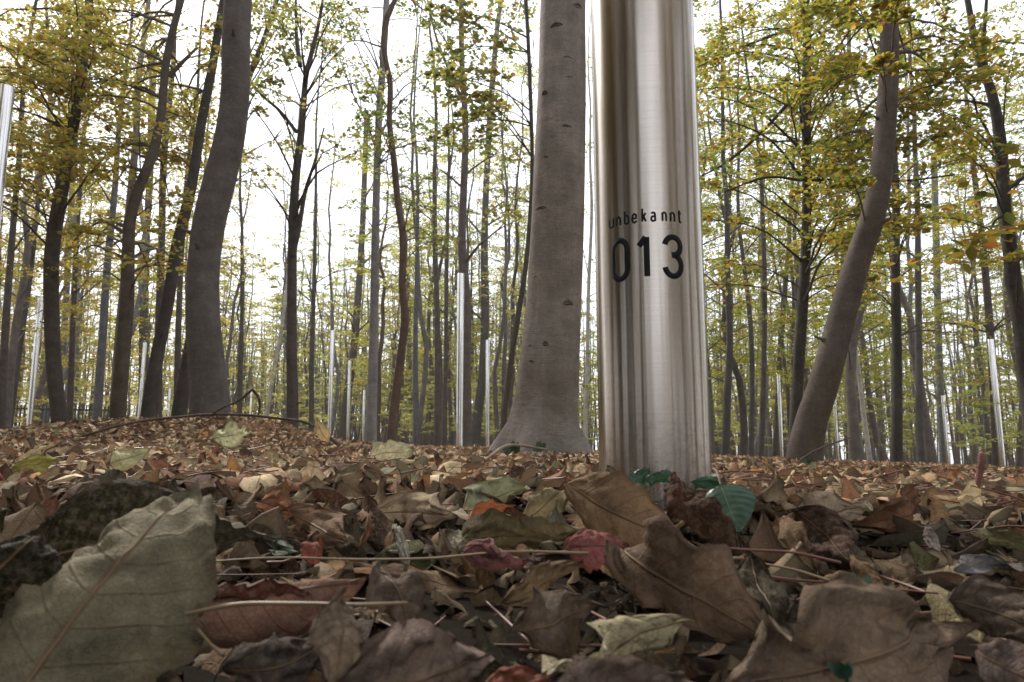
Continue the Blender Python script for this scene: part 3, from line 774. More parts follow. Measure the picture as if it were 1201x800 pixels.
for k, (lab, pts, d, c) in enumerate(more):
    right = pts[0][0] > 830; left = pts[0][0] < 260
    make_tree("birch_tree" if c is BIRCH else "tree", lab, pts, d, c, H=14, sides=9, limbs=6, lo=3.0 if (right or left) else 4, seed=40 + k,
              up_sprays=(34 if right or left else 8), pal='mixed' if right else ('gold' if left else 'pale'), n_leaf=64 if (right or left) else 40, leaf=.09)

# scars on the beech bark: raised brow over a dark slit
def scar(px, py, w, big=1.0):
    d = 5.0; a = P(px, py, d)
    i = int(np.argmin(abs(bp[:, 2] - a[2]))); c = bp[i]; r = br[i] * 1.0
    dx = np.clip((a[0] - c[0]) / r, -.96, .96); th = math.asin(dx)
    ww = w / F_PX * 5 / r
    g = np.random.default_rng(int(px * 7 + py))
    n = 9; out = []
    for off, rad_, zz in ((0.0, .010 * big, .02 * big), (-.004, .006 * big, 0)):
        t = np.linspace(-1, 1, n)
        ang = th + t * ww * .5
        z = a[2] + zz * (1 - t ** 2) * 1.2 + g.normal(0, .0015, n)
        q = np.c_[c[0] + np.sin(ang) * (r + off), c[1] - np.cos(ang) * (r + off), z]
        out.append((q, rad_ * (1 - .85 * t ** 2)))
    o1 = link("scar_ridge", mesh("scar_ridge", *(lambda v, f: (v - bb, f))(*tube(out[0][0], out[0][1], 6)), M_BARK), beech); o1.color = (.17, .145, .125, 1)
    q, rr = out[1]; q = q + [0, -0.002, 0]
    link("scar_slit", mesh("scar_slit", *(lambda v, f: (v - bb, f))(*tube(q, rr * .8, 6)), M_SCAR), beech)
for s_ in [(675, 28, 16, 1.2), (650, 52, 16, 1), (662, 90, 12, .6), (664, 112, 12, .5), (637, 127, 9, 1.0), (661, 168, 12, .7), (638, 200, 7, .6), (668, 258, 24, 1.0),
           (632, 255, 18, .6), (627, 332, 8, .7), (664, 363, 14, 1.3), (638, 410, 7, 1.2), (621, 411, 8, .8), (622, 428, 8, .6), (674, 352, 6, .7), (651, 470, 18, .5), (660, 488, 20, .7)]:
    scar(*s_)

# ------------------------------------------------------------------ the stand behind: variants copied as individual trees
def variant(kind, seed):
    g = np.random.default_rng(seed)
    H = {'full': g.uniform(13, 18), 'bare': g.uniform(11, 15), 'young': g.uniform(5.5, 8.5), 'sapling': g.uniform(1.6, 3.6)}[kind]
    r0 = {'full': g.uniform(.09, .15), 'bare': g.uniform(.06, .1), 'young': g.uniform(.035, .06), 'sapling': g.uniform(.012, .02)}[kind]
    n = 16
    z = np.linspace(-.15, H, n)
    lean = g.normal(0, .03, 2); w = np.cumsum(g.normal(0, H * .008, (n, 2)), 0); w -= w[0]
    path = np.c_[w + np.outer(z, lean), z]; rad = r0 * (1 - .85 * np.clip(z / H, 0, 1)) * (1 + .5 * np.exp(-np.clip(z, 0, None) / .15))
    tubes = [tube(path, rad, 8, rough=.03, seed=seed)]
    cnt = {'full': 34, 'bare': 20, 'young': 20, 'sapling': 12}[kind]
    lo = {'full': 2.2, 'bare': 3.5, 'young': .9, 'sapling': .3}[kind]
    buf = CrownBuf()
    pal = {'full': 'mixed', 'bare': 'pale', 'young': 'pale', 'sapling': 'pale'}[kind]
    for k in range(cnt):
        h = lo + (H * .97 - lo) * (k + g.uniform(0, 1)) / cnt
        i = int(np.clip(np.searchsorted(z, h), 1, n - 1)); a = path[i - 1] + (path[i] - path[i - 1]) * (h - z[i - 1]) / (z[i] - z[i - 1])
        th = g.uniform(0, 6.28)
        L = {'full': g.uniform(1.2, 2.8), 'bare': g.uniform(.7, 1.8), 'young': g.uniform(.7, 1.6), 'sapling': g.uniform(.35, .9)}[kind] * (1.1 - .5 * h / H)
        dv = unit(np.array([math.cos(th), math.sin(th), g.uniform(.1, .6) if kind != 'bare' else g.uniform(.6, 1.6)]))
        b = a + dv * L
        pth = limb_path(a, b, g, 5, .08)
        tubes.append(tube(pth, np.linspace(max(r0 * .18, .006), .003, 5), 4, close=False))
        if kind == 'bare':
            for m in range(4):
                j = g.integers(1, 4); e = pth[j] + unit(dv + g.normal(0, .5, 3)) * L * .6
                tubes.append(tube([pth[j], (pth[j] + e) / 2 + g.normal(0, .04, 3), e], [.006, .004, .002], 4, close=False))
        ns = {'full': 3, 'bare': 2, 'young': 3, 'sapling': 2}[kind]
        nl = {'full': 52, 'bare': 26, 'young': 46, 'sapling': 34}[kind]
        for m in range(ns):
            st = pth[g.integers(2, 5)]
            dv2 = unit(dv * [1, 1, .15] + g.normal(0, .55, 3) * [1, 1, .1])
            SV, SF, SC, _ = spray(st, dv2, L * g.uniform(.45, .75), nl, .1 if kind == 'full' else .085, pal, g)
            buf.add(SV, SF, SC)
    V, F = join(tubes); CV, CF, CC = buf.arrays()
    return dict(kind=kind, H=H, T=(V, F), C=(CV, CF, CC), tm=mesh("trunk", V, F, M_BARK), cm=mesh("crown", CV, CF, M_CANOPY, col=CC, smooth=False))

VAR = {k: [variant(k, 100 * i + s) for s in range(c)] for i, (k, c) in enumerate((('full', 7), ('bare', 4), ('young', 5), ('sapling', 6)))}

LABELS = {
 'full': ("leafy trunk in the dense stand of the deep wood", "tree", "leafy trees of the deep wood"),
 'bare': ("thin almost bare tree standing against the pale sky", "tree", "thin bare trees against the sky gap"),
 'young': ("young yellow-leaved tree filling the wood between trunks", "tree", "young yellow trees between the trunks"),
 'sapling': ("low beech sapling with layered yellow leaves", "sapling", "low saplings under the trees"),
}
NAMES = {'full': "tree", 'bare': "bare_tree", 'young': "young_tree", 'sapling': "beech_sapling"}

SECT = [(110, "beyond the picket fence at left"), (240, "behind the curved trunks at left"), (335, "in the bright gap right of the mound trunk"),
        (435, "between forked trunk and pale grey trunk"), (535, "between reddish trunk and tall steel column"), (700, "behind the big beech"),
        (930, "just right of the lettered column"), (1045, "around the thick leaning trunk"), (1160, "left of the brightest right-hand column"), (9999, "beyond the bent dark trunk at the right edge")]
def sector(x, y):
    px = 600 + 780 * x / y
    return next(t for lim, t in SECT if px < lim)
TONE = {(.085, .073, .066): "dark-barked", (.12, .107, .1): "grey-brown", (.14, .12, .108): "brown-barked", (.17, .17, .168): "pale grey-barked", (.1, .074, .06): "dark brown"}
KW = {'full': "leafy tree", 'bare': "thin half-bare tree", 'young': "young yellow-leaved tree", 'sapling': "low layered beech sapling"}
def plant(kind, x, y, tint, barkc, g, sc=1.0):
    v = VAR[kind][g.integers(len(VAR[kind]))]
    o = empty(NAMES[kind], (x, y, float(ground_z(x, y))))
    o.rotation_euler = (0, 0, g.uniform(0, 6.28)); o.scale = (sc, sc, sc * g.uniform(.9, 1.12))
    l_ = LABELS[kind]; tag(o, f"{TONE[barkc]} {KW[kind]} {'far ' if y > 32 else ''}{sector(x, y)}", l_[1], l_[2])
    t = link("trunk", v['tm'], o); t.color = (*barkc, 1)
    c = link("crown", v['cm'], o); c.color = (*tint, 1)
    return o

def free(x, y, dmin):
    for (a, b) in occupied:
        if abs(a - x) < dmin and abs(b - y) < dmin * 1.5: return False
    return True

def tint_for(px, g):
    if px < 270: t = (1.05, 1.0, .85)
    elif px < 640: t = (1.0, 1.05, 1.1)
    else: t = (.88, .95, .85)
    k = g.uniform(.8, 1.2)
    return tuple(min(c * k * g.uniform(.94, 1.06), 1.6) for c in t)

def bark_for(g):
    c = [(.085, .073, .066), (.12, .107, .1), (.14, .12, .108), (.17, .17, .168), (.1, .074, .06)][g.integers(5)]
    return c

gp = np.random.default_rng(77)
def scatter(kind, count, x0, x1, d0, d1, dmin, sc=(.9, 1.15)):
    k = 0; tries = 0
    while k < count and tries < count * 30:
        tries += 1
        px = gp.uniform(x0, x1); d = math.sqrt(gp.uniform(d0 * d0, d1 * d1))
        X = (px - 600.5) / F_PX * d
        if not free(X, d, dmin) or any(abs(600.5 + 780 * cx / cd - px) < (8 + 780 / d * .9 if kind in ('young', 'sapling') else 12) and d < cd + 2 for cx, cd in col_at): continue
        occupied.append((X, d)); k += 1
        plant(kind, X, d, tint_for(px, gp), bark_for(gp), gp, gp.uniform(*sc))
scatter('full', 30, 800, 1330, 16, 34, .9)
scatter('full', 34, 760, 1330, 34, 62, 1.0)
scatter('full', 14, -120, 235, 16, 34, .9)
scatter('full', 16, -120, 240, 34, 60, 1.0)
scatter('full', 5, 540, 740, 26, 40, .9)
scatter('full', 8, 400, 760, 44, 62, 1.0)
scatter('full', 9, 345, 640, 34, 62, 1.0)
scatter('full', 9, 330, 545, 22, 40, .9, (.8, 1.0))
scatter('bare', 34, 255, 640, 17, 48, .6)
scatter('young', 34, 245, 740, 20, 50, .6, (.6, 1.0))
scatter('young', 10, 800, 1300, 17, 40, .8, (.8, 1.1))
scatter('young', 14, -60, 240, 17, 40, .8, (.8, 1.1))
scatter('sapling', 26, 800, 1300, 13, 32, .5)
scatter('sapling', 40, 250, 760, 14, 36, .5)
scatter('sapling', 12, -60, 240, 15, 32, .5)

# far woods that read as one mass, right round the clearing, plus the wood behind the camera mirrored in the steel
def woods(name, label, spots, seed, far):
    g = np.random.default_rng(seed); T, C = [], CrownBuf()
    for (x, y, kind) in spots:
        v = VAR[kind][g.integers(len(VAR[kind]))]; a = g.uniform(0, 6.28); c, s = math.cos(a), math.sin(a); k = g.uniform(.9, 1.2)
        Rm = np.array([[c, -s, 0], [s, c, 0], [0, 0, 1]]) * k; o = np.array([x, y, float(ground_z(x, y))])
        V, F = v['T']; T.append((V @ Rm.T + o, F))
        CV, CF, CC = v['C']
        m = len(CV) // 6
        keep = g.random(m) < (.2 if far else .8)
        idx = np.where(keep)[0]
        L6 = CV.reshape(m, 6, 3)[idx]; ctr = L6.mean(1, keepdims=True); L6 = ctr + (L6 - ctr) * (2.5 if far else 1.7)
        V2 = L6.reshape(-1, 3) @ Rm.T + o
        j = np.arange(len(idx))[:, None] * 6
        F2 = j + np.array([[0, 5, 3, 1]]) if far else np.concatenate([j + np.array([[0, 3, 2, 1]]), j + np.array([[0, 5, 4, 3]])])
        C.add(V2, F2, CC.reshape(m, 6, 3)[idx].reshape(-1, 3) * ((.85, .85, .72) if far else (.85, .7, .7)))
    if far:
        for k in range(900):
            az = g.uniform(-.9, .9); d = g.uniform(48, 118); x, y = math.sin(az) * d, math.cos(az) * d; z = float(ground_z(x, y)); lx, ly = g.normal(0, .5, 2)
            r = g.uniform(.05, .14); h = g.uniform(9, 15)
            T.append(tube([[x, y, z - .2], [x + lx * .4 + g.normal(0, .12), y, z + h * .5], [x + lx, y + ly, z + h]], [r, r * .7, r * .15], 5, close=False))
    o = empty(name, (0, 0, 0)); tag(o, label, "woodland", kind="stuff")
    V, F = join(T); t = link("trunk", mesh("trunk", V, F, M_BARK), o); t.color = (.12, .1, .09, 1); t["kind"] = "stuff"
    V, F, C_ = C.arrays(); c = link("crown", mesh("crown", V, F, M_CANOPY, col=C_, smooth=False), o); c["kind"] = "stuff"
gf = np.random.default_rng(9)
sp = []
for k in range(560):
    az = gf.uniform(-47, 47); d = gf.uniform(60, 112) if k < 240 else gf.uniform(44, 110)
    kind = 'full' if k < 240 else ('young' if k % 3 else 'sapling')
    sp.append((math.sin(R(az)) * d, math.cos(R(az)) * d, kind))
for k in range(90):
    az = gf.uniform(-27, 6); d = gf.uniform(55, 90); sp.append((math.sin(R(az)) * d, math.cos(R(az)) * d, ('young', 'full')[k % 2]))
for k in range(420):
    az = gf.uniform(-50, 50); d = gf.uniform(84, 114); sp.append((math.sin(R(az)) * d, math.cos(R(az)) * d, 'sapling'))
woods("distant_woods", "far wood closing the view behind all the trunks", sp, 3, True)
sp = []
for k in range(130):
    az = gf.uniform(50, 310); d = gf.uniform(3, 25) if k % 2 else gf.uniform(15, 60)
    if 160 < az < 208 and (d > 6 or gf.random() < .85): continue
    sp.append((math.sin(R(az)) * d, math.cos(R(az)) * d, ('full', 'full', 'young')[k % 3]))
for k in range(130):
    az = gf.uniform(55, 305); d = gf.uniform(9, 30); sp.append((math.sin(R(az)) * d, math.cos(R(az)) * d, ('sapling', 'young')[k % 2] if not 160 < az < 208 else 'sapling'))
for k in range(30):
    az = gf.uniform(216, 300) if k % 3 else gf.uniform(60, 128); d = gf.uniform(8, 18); sp.append((math.sin(R(az)) * d, math.cos(R(az)) * d, ('full', 'young')[k % 2]))
woods("surrounding_woods", "wood on the near side, mirrored as dark streaks in the steel column", sp, 4, False)

# ------------------------------------------------------------------ picket fence far left
def fence():
    d = 24.0
    a = P(-60, 500, d); b = P(128, 500, d)
    o = empty("picket_fence", (a[0], d, float(ground_z(a[0], d)))); tag(o, "low black iron picket fence far back at the left", "fence")
    base = np.array(o.location)
    L = b[0] - a[0]; H = 1.3
    def box(x0, x1, y0, y1, z0, z1):
        V = np.array([(x, y, z) for z in (z0, z1) for y in (y0, y1) for x in (x0, x1)], float)
        F = np.array([(0, 1, 5, 4), (1, 3, 7, 5), (3, 2, 6, 7), (2, 0, 4, 6), (4, 5, 7, 6), (0, 2, 3, 1)])
        return V, F
    for zz in (.3, 1.1):
        V, F = box(0, L, -.02, .02, zz, zz + .06)
        V[:, 2] += np.where(V[:, 0] > L / 2, -0.018 * L, 0)
        link("rail", mesh("rail", V, F, M_IRON, smooth=False), o)
    V2, F2 = box(-.021, .021, -.045, -.023, -.1, H - .05)
    V3, F3 = box(-.021, .021, -.045, -.023, H - .05, H)
    V3[4:, 0] *= .15; V3[4:, 1] = -.034 + (V3[4:, 1] + .034) * .15
    pk = mesh("picket", *join([(V2, F2), (V3, F3[:5])]), M_IRON, smooth=False)
    n = int(L / .13)
    for k in range(n):
        x = L * (k + .5) / n; link("picket", pk, o, (x, 0, -0.018 * x))
    post = mesh("post", *box(-.03, .03, -.03, .03, -.1, H + .08), M_IRON, smooth=False)
    for k in range(5): link("post", post, o, (L * k / 4, .05, -0.018 * L * k / 4))
fence()

# ------------------------------------------------------------------ leaves on the ground
def outline(kind, u):
    if kind == 'heart': return np.sin(np.pi * np.clip(u, 0, 1) ** .62) ** .75
    if kind == 'long': return np.sin(np.pi * u ** .9) ** .8 * .62
    if kind == 'blunt': return np.sin(np.pi * u ** .86) ** .62
    return (np.sin(np.pi * u ** .78) ** .8) * np.clip((1 - u) * 3.5, 0, 1) ** .45 * 1.03

def leaf_geo(kind, nu, nv, L, W, curl, bend, twist, wav, seed, rag=0.0):
    """one withered leaf in its own axes: x along the midrib, y across, z up"""
    g = np.random.default_rng(seed)
    u = np.linspace(0, 1, nu)[:, None] * np.ones((1, nv)); v = np.ones((nu, 1)) * np.linspace(-1, 1, nv)[None]
    w = outline(kind, np.clip(u, .0, 1)) * W * .5
    ph = g.uniform(0, 6.28, 8)
    if kind == 'lobed':                                 # maple-like: pointed lobes along the margin
        au = np.abs(v)
        lob = .40 + .60 * np.abs(np.sin(u * np.pi * 2.6 + .4)) ** 1.2
        w = w * (1.45 * lob - .02)
    if rag:
        e = np.interp(u[:, 0], np.linspace(0, 1, 15), g.uniform(1 - rag, 1, 15)); e2 = np.interp(u[:, 0], np.linspace(0, 1, 15), g.uniform(1 - rag, 1, 15))
        w = w * np.where(v > 0, e[:, None], e2[:, None])
    if nu > 20:                                          # fine serration of the margin
        w = w * (1 + .035 * g.uniform(-1, 1, (nu, 1)) * np.abs(v) ** 3)
    x = (u - .5) * L
    if kind == 'lobed': x = x + np.abs(v) ** 2 * L * .12 * np.cos(u * np.pi * 2.6)
    side = np.where(v > 0, g.uniform(.5, 1.3), g.uniform(.5, 1.3)) * (1 + .4 * np.sin(3.2 * u + ph[0]))
    er = g.uniform(.1, 1.0, 2) * wav * .55
    phi = curl * v * side + np.sign(v) * np.abs(v) ** 4 * np.where(v > 0, er[0], er[1]) * (1 + np.sin(5 * u + ph[5]))
    c0 = (nv - 1) // 2; dv = 2.0 / (nv - 1)
    def cum(f):                                          # integral over v from the midrib outwards
        h = (f[:, 1:] + f[:, :-1]) * .5 * dv; cc = np.concatenate([np.zeros((nu, 1)), np.cumsum(h, 1)], 1)
        return cc - cc[:, c0:c0 + 1]
    y = cum(np.cos(phi)) * w; z = -cum(np.sin(phi)) * w
    if nu > 7:                                           # crinkles: short random waves over the blade, growing to the margin
        for q in range(9):
            kx, ky = g.normal(0, 1, 2) * (4 + 3.2 * q) ; z = z + wav * L * (.015 if nu > 20 else .011) / (1 + .28 * q) * np.sin(kx * (u - .5) + ky * v * .5 + ph[q % 8] * (q + 1)) * (.25 + np.abs(v))
    z = z + wav * L * .03 * np.sin(6 * u + ph[1]) * v
    z = z + .009 * L * np.cos((u - .2 * np.abs(v) ** 1.3) * 8 * 2 * np.pi) * np.abs(v) ** .7 - .012 * L * np.exp(-(v / .1) ** 2)
    tw = twist * (u - .5) + .12 * wav * np.sin(4 * u + ph[6]); y, z = y * np.cos(tw) - z * np.sin(tw), y * np.sin(tw) + z * np.cos(tw)
    # the midrib's own curve
    th1 = bend * (u[:, 0] - .5) + .16 * wav * np.sin(5.5 * u[:, 0] + ph[7])
    du = 1.0 / (nu - 1); ct, st = np.cos(th1), np.sin(th1)
    xc = np.r_[0, np.cumsum((ct[1:] + ct[:-1]) * .5 * du)] * L; zc = -np.r_[0, np.cumsum((st[1:] + st[:-1]) * .5 * du)] * L
    xc -= xc.mean(); zc -= zc[len(zc) // 2] * .5 + zc.mean() * .5
    dx = x - (u - .5) * L
    x, z = xc[:, None] + dx * ct[:, None] + z * st[:, None], zc[:, None] - dx * st[:, None] + z * ct[:, None]
    V = np.stack([x, y, z], -1).reshape(-1, 3)
    i = np.arange(nu - 1)[:, None] * nv; j = np.arange(nv - 1)[None]
    F = np.stack([i + j, i + nv + j, i + nv + j + 1, i + j + 1], -1).reshape(-1, 4)
    uv = np.stack([u, v * .5 + .5], -1).reshape(-1, 2)
    return V, F, uv

def lin(c): return tuple(((x / 255 + .055) / 1.055) ** 2.4 if x > 10 else x / 255 / 12.92 for x in c)
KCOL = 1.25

def hero(label, kind, b, t, wpx, roll, curl, bend, col, wav=2.9, twist=0.0, rag=.2, stalk=0.0, cat="fallen leaf", mat=None, name="fallen_leaf", seed=None, k=None):
    B, T = P(*b), P(*t)
    mid = (B + T) / 2; ax = unit(T - B); L = float(np.linalg.norm(T - B))
    L *= 1 + abs(bend) ** 2 / 24
    dm = (b[2] + t[2]) / 2; W = wpx / F_PX * dm
    wav = float(wav); cv = unit(np.array([0, 0, CZ]) - mid); n = unit(cv - ax * float(cv @ ax))
    s = np.cross(n, ax)
    c_, s_ = math.cos(R(roll)), math.sin(R(roll))
    n2 = n * c_ + s * s_; s2 = np.cross(n2, ax)
    seed = seed if seed is not None else int(b[0] * 13 + b[1] * 7 + t[0]) 
    V, F, uv = leaf_geo(kind, 34, 19, L, W * 1.12, curl * 1.5, bend * 1.3, twist, wav, seed, rag)
    Mx = np.stack([ax, s2, n2], 0)
    o = empty(name, mid); tag(o, label, cat)
    W3 = V @ Mx
    bl = link("blade", mesh("blade", W3, F, mat or M_DEAD, uv=uv), o); bl.color = (*[min(x * (k or KCOL) * .8 * float(np.interp(dm, [.4, .6, .95], [.6, .85, 1.3])), .8) for x in np.array(lin(col)) * (1.06, .98, .88)], 1)  # darker with nearness: the foreground's shade is put into the blade colour
    cidx = np.arange(34) * 19 + 9
    rib = W3[cidx] + n2 * 0.0001
    rr = np.linspace(.0052, .0015, 34) * L
    V2, F2 = tube(rib, rr, 6, close=False)
    link("midrib", mesh("midrib", V2, F2, M_GREENRIB if mat is M_GREEN else (M_REDSTALK if roll_red(col) else M_RIB)), o)
    if stalk:
        d1 = unit(rib[0] - rib[3])
        q = [rib[0], rib[0] + d1 * stalk * .5 + [0, 0, .004], rib[0] + d1 * stalk + [0, 0, -.004]]
        link("stalk", mesh("stalk", *tube(q, [.0011, .0009, .0012], 6), M_STALK), o)
    return o
def roll_red(c): return c[0] > c[1] * 1.3
M_GREENRIB = plain("green_rib", (.12, .24, .1), .45)

HEROES = [  # k lifts the colour of lit leaves, a painted highlight
 ("large grey-green leaf curling upward in the lower left corner", 'blunt', (-20, 830, .27), (222, 572, .37), 235, 26, .75, .6, (126, 122, 100), dict(wav=2.2, rag=.07, k=1.65, twist=.1, seed=78)),
 ("dark olive leaf arching behind the large grey-green leaf", 'ovate', (20, 665, .40), (262, 596, .46), 130, -12, .5, 1.1, (48, 47, 28), dict(wav=.8, rag=.04)),
 ("almost black green leaf at the left edge", 'ovate', (-60, 720, .30), (60, 612, .34), 125, 10, .7, .5, (34, 36, 22), dict(rag=.05)),
 ("crinkled dark leaf right of the arching olive leaf", 'ovate', (190, 612, .46), (318, 638, .44), 60, -25, .3, .6, (60, 62, 50), {}),
 ("red-brown leaf rolled like a tube, lying level at left", 'long', (200, 706, .325), (428, 684, .35), 200, 34, 1.5, .1, (138, 102, 86), dict(rag=.05, wav=.9, k=1.7)),
 ("dark red leaf flap under the rolled red-brown leaf", 'ovate', (225, 722, .33), (400, 716, .34), 60, -50, .3, .15, (105, 55, 40), dict(rag=.08)),
 ("torn grey-brown leaf hanging upright at the lower centre-left", 'long', (404, 688, .295), (396, 800, .272), 125, 10, .45, .3, (136, 120, 104), dict(rag=.3, k=1.6)),
 ("folded grey-brown leaf right of the torn upright leaf", 'ovate', (445, 660, .37), (492, 742, .34), 70, 30, .5, .4, (118, 104, 94), {}),
 ("wide mauve-brown leaf with a dark midrib at the bottom", 'ovate', (375, 822, .27), (590, 772, .30), 120, -18, .5, .3, (128, 112, 106), dict(rag=.12, k=1.5)),
 ("dim grey leaf deep below the rolled leaf", 'ovate', (250, 800, .29), (400, 758, .31), 80, -30, .3, .3, (84, 78, 74), {}),
 ("small purplish-pink leaf under the thin pale stalk", 'ovate', (540, 652, .42), (628, 660, .42), 44, -30, .6, .4, (140, 84, 92), dict(k=1.3)),
 ("pink crumpled leaf left of the column's foot", 'ovate', (662, 640, .45), (752, 640, .46), 66, 10, 1.2, .8, (156, 88, 88), dict(wav=1.8, k=1.5)),
 ("ochre-brown folded leaf pointing down right below the column", 'ovate', (655, 568, .56), (812, 646, .50), 88, -20, .75, .45, (142, 116, 88), dict(wav=.8, k=1.45)),
 ("grey-green curled leaf resting at the column's left foot", 'ovate', (712, 552, .66), (772, 618, .62), 62, 25, .8, .7, (146, 146, 118), dict(k=1.3)),
 ("dark brown upright scrap at the middle of the column's foot", 'ovate', (805, 545, .66), (790, 612, .62), 50, 35, 1.0, .7, (72, 42, 32), dict(wav=2.0, rag=.35)),
 ("dark brown leaf standing at the column's right foot", 'ovate', (800, 588, .58), (868, 648, .54), 62, -25, .6, .6, (82, 60, 48), dict(wav=1.6, rag=.25)),
 ("tan pointed leaf edge beside the green heart-shaped leaf", 'ovate', (806, 575, .62), (858, 622, .6), 34, 30, .5, .3, (150, 120, 98), {}),
 ("large dull brown leaf with a diagonal midrib, right of centre", 'ovate', (722, 640, .40), (898, 756, .34), 150, -12, .5, .4, (120, 100, 84), dict(k=1.45, wav=2.8)),
 ("pale straw-green leaf lying curled at the lower centre", 'ovate', (815, 730, .33), (630, 792, .29), 74, 28, .6, .35, (176, 170, 138), dict(k=1.7, wav=2.6)),
 ("orange-red leaf tip at the bottom edge", 'ovate', (560, 812, .27), (655, 790, .275), 60, 12, .7, .5, (160, 92, 70), {}),
 ("mauve leaf strip cut by the bottom edge", 'ovate', (660, 815, .25), (860, 812, .26), 70, -20, .3, .2, (120, 104, 100), {}),
 ("grey-brown leaf arching over a dark hollow at the centre", 'ovate', (598, 742, .33), (712, 712, .35), 76, -22, .6, .9, (112, 98, 88), dict(k=1.2)),
 ("wavy ochre leaf left of the large dull brown leaf", 'long', (590, 708, .37), (690, 658, .41), 64, -10, .5, .9, (140, 116, 84), dict(wav=1.8)),
 ("big tan ragged leaf spread across the lower right", 'lobed', (872, 822, .28), (1140, 722, .33), 150, -16, .35, .45, (140, 122, 106), dict(wav=2.6, rag=.28, k=1.4, twist=.4)),
 ("upright dark olive leaf with a pale midrib, right of centre", 'ovate', (882, 642, .42), (912, 758, .37), 70, 18, .5, .3, (58, 54, 40), {}),
 ("pale yellowish leaf folded over at the right", 'ovate', (1092, 682, .40), (1150, 752, .36), 60, 14, .8, .5, (170, 162, 124), dict(wav=1.5)),
 ("dark grey-mauve leaf at the right edge", 'ovate', (1110, 702, .34), (1245, 742, .31), 72, -14, .5, .4, (104, 92, 84), {}),
 ("mauve leaf in the lower right corner", 'ovate', (1140, 760, .31), (1235, 815, .28), 70, -10, .4, .3, (120, 106, 104), {}),
 ("pale beige torn leaf right of the column, catching the light", 'lobed', (925, 606, .74), (1025, 600, .70), 46, -28, .45, .9, (186, 170, 150), dict(k=1.2)),
 ("red-brown leaf with a stalk pointing up right", 'ovate', (1100, 586, .72), (1012, 622, .66), 56, 24, .6, .5, (126, 88, 64), dict(stalk=.06)),
 ("brown curling strip below the pale beige leaf", 'long', (912, 612, .55), (962, 668, .5), 60, 30, 1.0, .7, (124, 100, 76), {}),
 ("dark leaf standing behind the curling brown strip", 'ovate', (935, 600, .62), (1012, 668, .55), 66, -20, .5, .4, (66, 48, 40), {}),
 ("small whitish curled leaf among the dark ones at right", 'ovate', (1084, 618, .58), (1102, 648, .56), 20, 0, .8, .6, (176, 168, 166), {}),
 ("blue-grey wet leaf lying flat at the right", 'long', (1110, 664, .48), (1196, 660, .48), 34, -30, .4, .2, (126, 128, 138), {}),
 ("pale green leaf edge at the right border", 'long', (1150, 618, .6), (1225, 650, .54), 34, -20, .4, .3, (150, 150, 112), {}),
 ("small tan leaf twisting down beside the green sprig", 'long', (996, 648, .45), (1040, 704, .42), 44, 20, .9, .7, (136, 108, 80), dict(wav=1.5)),
 ("pale grey-green flat leaf in the middle of the litter", 'ovate', (540, 600, .72), (622, 572, .78), 58, -30, .5, .7, (156, 164, 132), dict(k=1.2)),
 ("orange leaf peeping under the pale grey-green leaf", 'ovate', (552, 612, .64), (606, 594, .66), 30, -35, .6, .4, (190, 112, 62), {}),
 ("long tan leaf arched over a dark hollow, left of centre", 'ovate', (432, 606, .68), (545, 596, .66), 52, -20, .8, .6, (166, 150, 126), {}),
 ("olive-tan leaf edge right of the pale grey-green leaf", 'ovate', (620, 606, .66), (664, 572, .7), 46, 15, .7, .6, (146, 134, 100), {}),
 ("mossy olive ragged leaf in the central hollow", 'ovate', (545, 638, .5), (682, 620, .52), 56, -35, .4, .4, (104, 96, 66), dict(rag=.3, wav=1.8)),
 ("pale grey leaf curling round a hollow left of centre", 'long', (460, 612, .56), (482, 656, .52), 48, 30, 1.3, .7, (176, 176, 164), {}),
 ("small pale triangular leaf standing in the centre hollow", 'ovate', (528, 618, .52), (566, 648, .5), 34, 40, .5, .3, (160, 158, 138), dict(rag=.2)),
 ("blue-green leaf tip left of the small brick-red leaf", 'long', (300, 618, .58), (345, 652, .54), 34, -10, .7, .3, (112, 130, 116), {}),
 ("small brick-red leaf under the brown curled ones at left", 'ovate', (366, 660, .48), (374, 626, .5), 34, 0, .4, .3, (158, 86, 66), {}),
 ("brown leaf with a dark fold left of centre", 'ovate', (330, 600, .62), (420, 640, .56), 60, -18, .7, .6, (132, 106, 84), dict(wav=1.7)),
 ("thin brown leaf rolled upright, left of centre", 'long', (436, 586, .6), (426, 650, .55), 34, 35, 1.6, .4, (124, 88, 62), {}),
 ("salmon-brown leaf near the brick-red leaf", 'ovate', (300, 590, .64), (352, 606, .62), 40, -25, .6, .5, (164, 112, 84), {}),
 ("cream torn leaf crowning the mound at left", 'lobed', (248, 514, 2.5), (290, 508, 2.45), 24, -10, .5, .8, (226, 208, 168), {}),
 ("upright pointed tan leaf on the skyline by the fallen branch", 'ovate', (384, 520, 2.1), (368, 488, 2.1), 18, 20, .5, .3, (190, 168, 126), {}),
 ("cream leaf lying in the left middle ground", 'lobed', (306, 556, 1.15), (342, 540, 1.25), 30, -15, .6, .9, (206, 188, 150), {}),
 ("broad pale greenish leaf in the middle distance, left of centre", 'ovate', (436, 536, 1.5), (486, 526, 1.6), 30, -30, .4, .6, (196, 196, 164), {}),
 ("cream leaf leaning on the litter beside the upright twig", 'lobed', (1128, 596, .85), (1160, 574, .9), 26, 10, .6, .5, (214, 190, 150), {}),
 ("pale leaf folded like a tent in front of the arching olive leaf", 'ovate', (128, 545, .82), (176, 528, .86), 30, 15, .7, .5, (176, 176, 136), {}),
 ("yellow-green leaf lying at the left edge of the litter", 'long', (10, 552, .9), (72, 538, .95), 26, -20, .4, .3, (136, 136, 66), {}),
]
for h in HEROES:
    hero(*h[:9], **h[9])
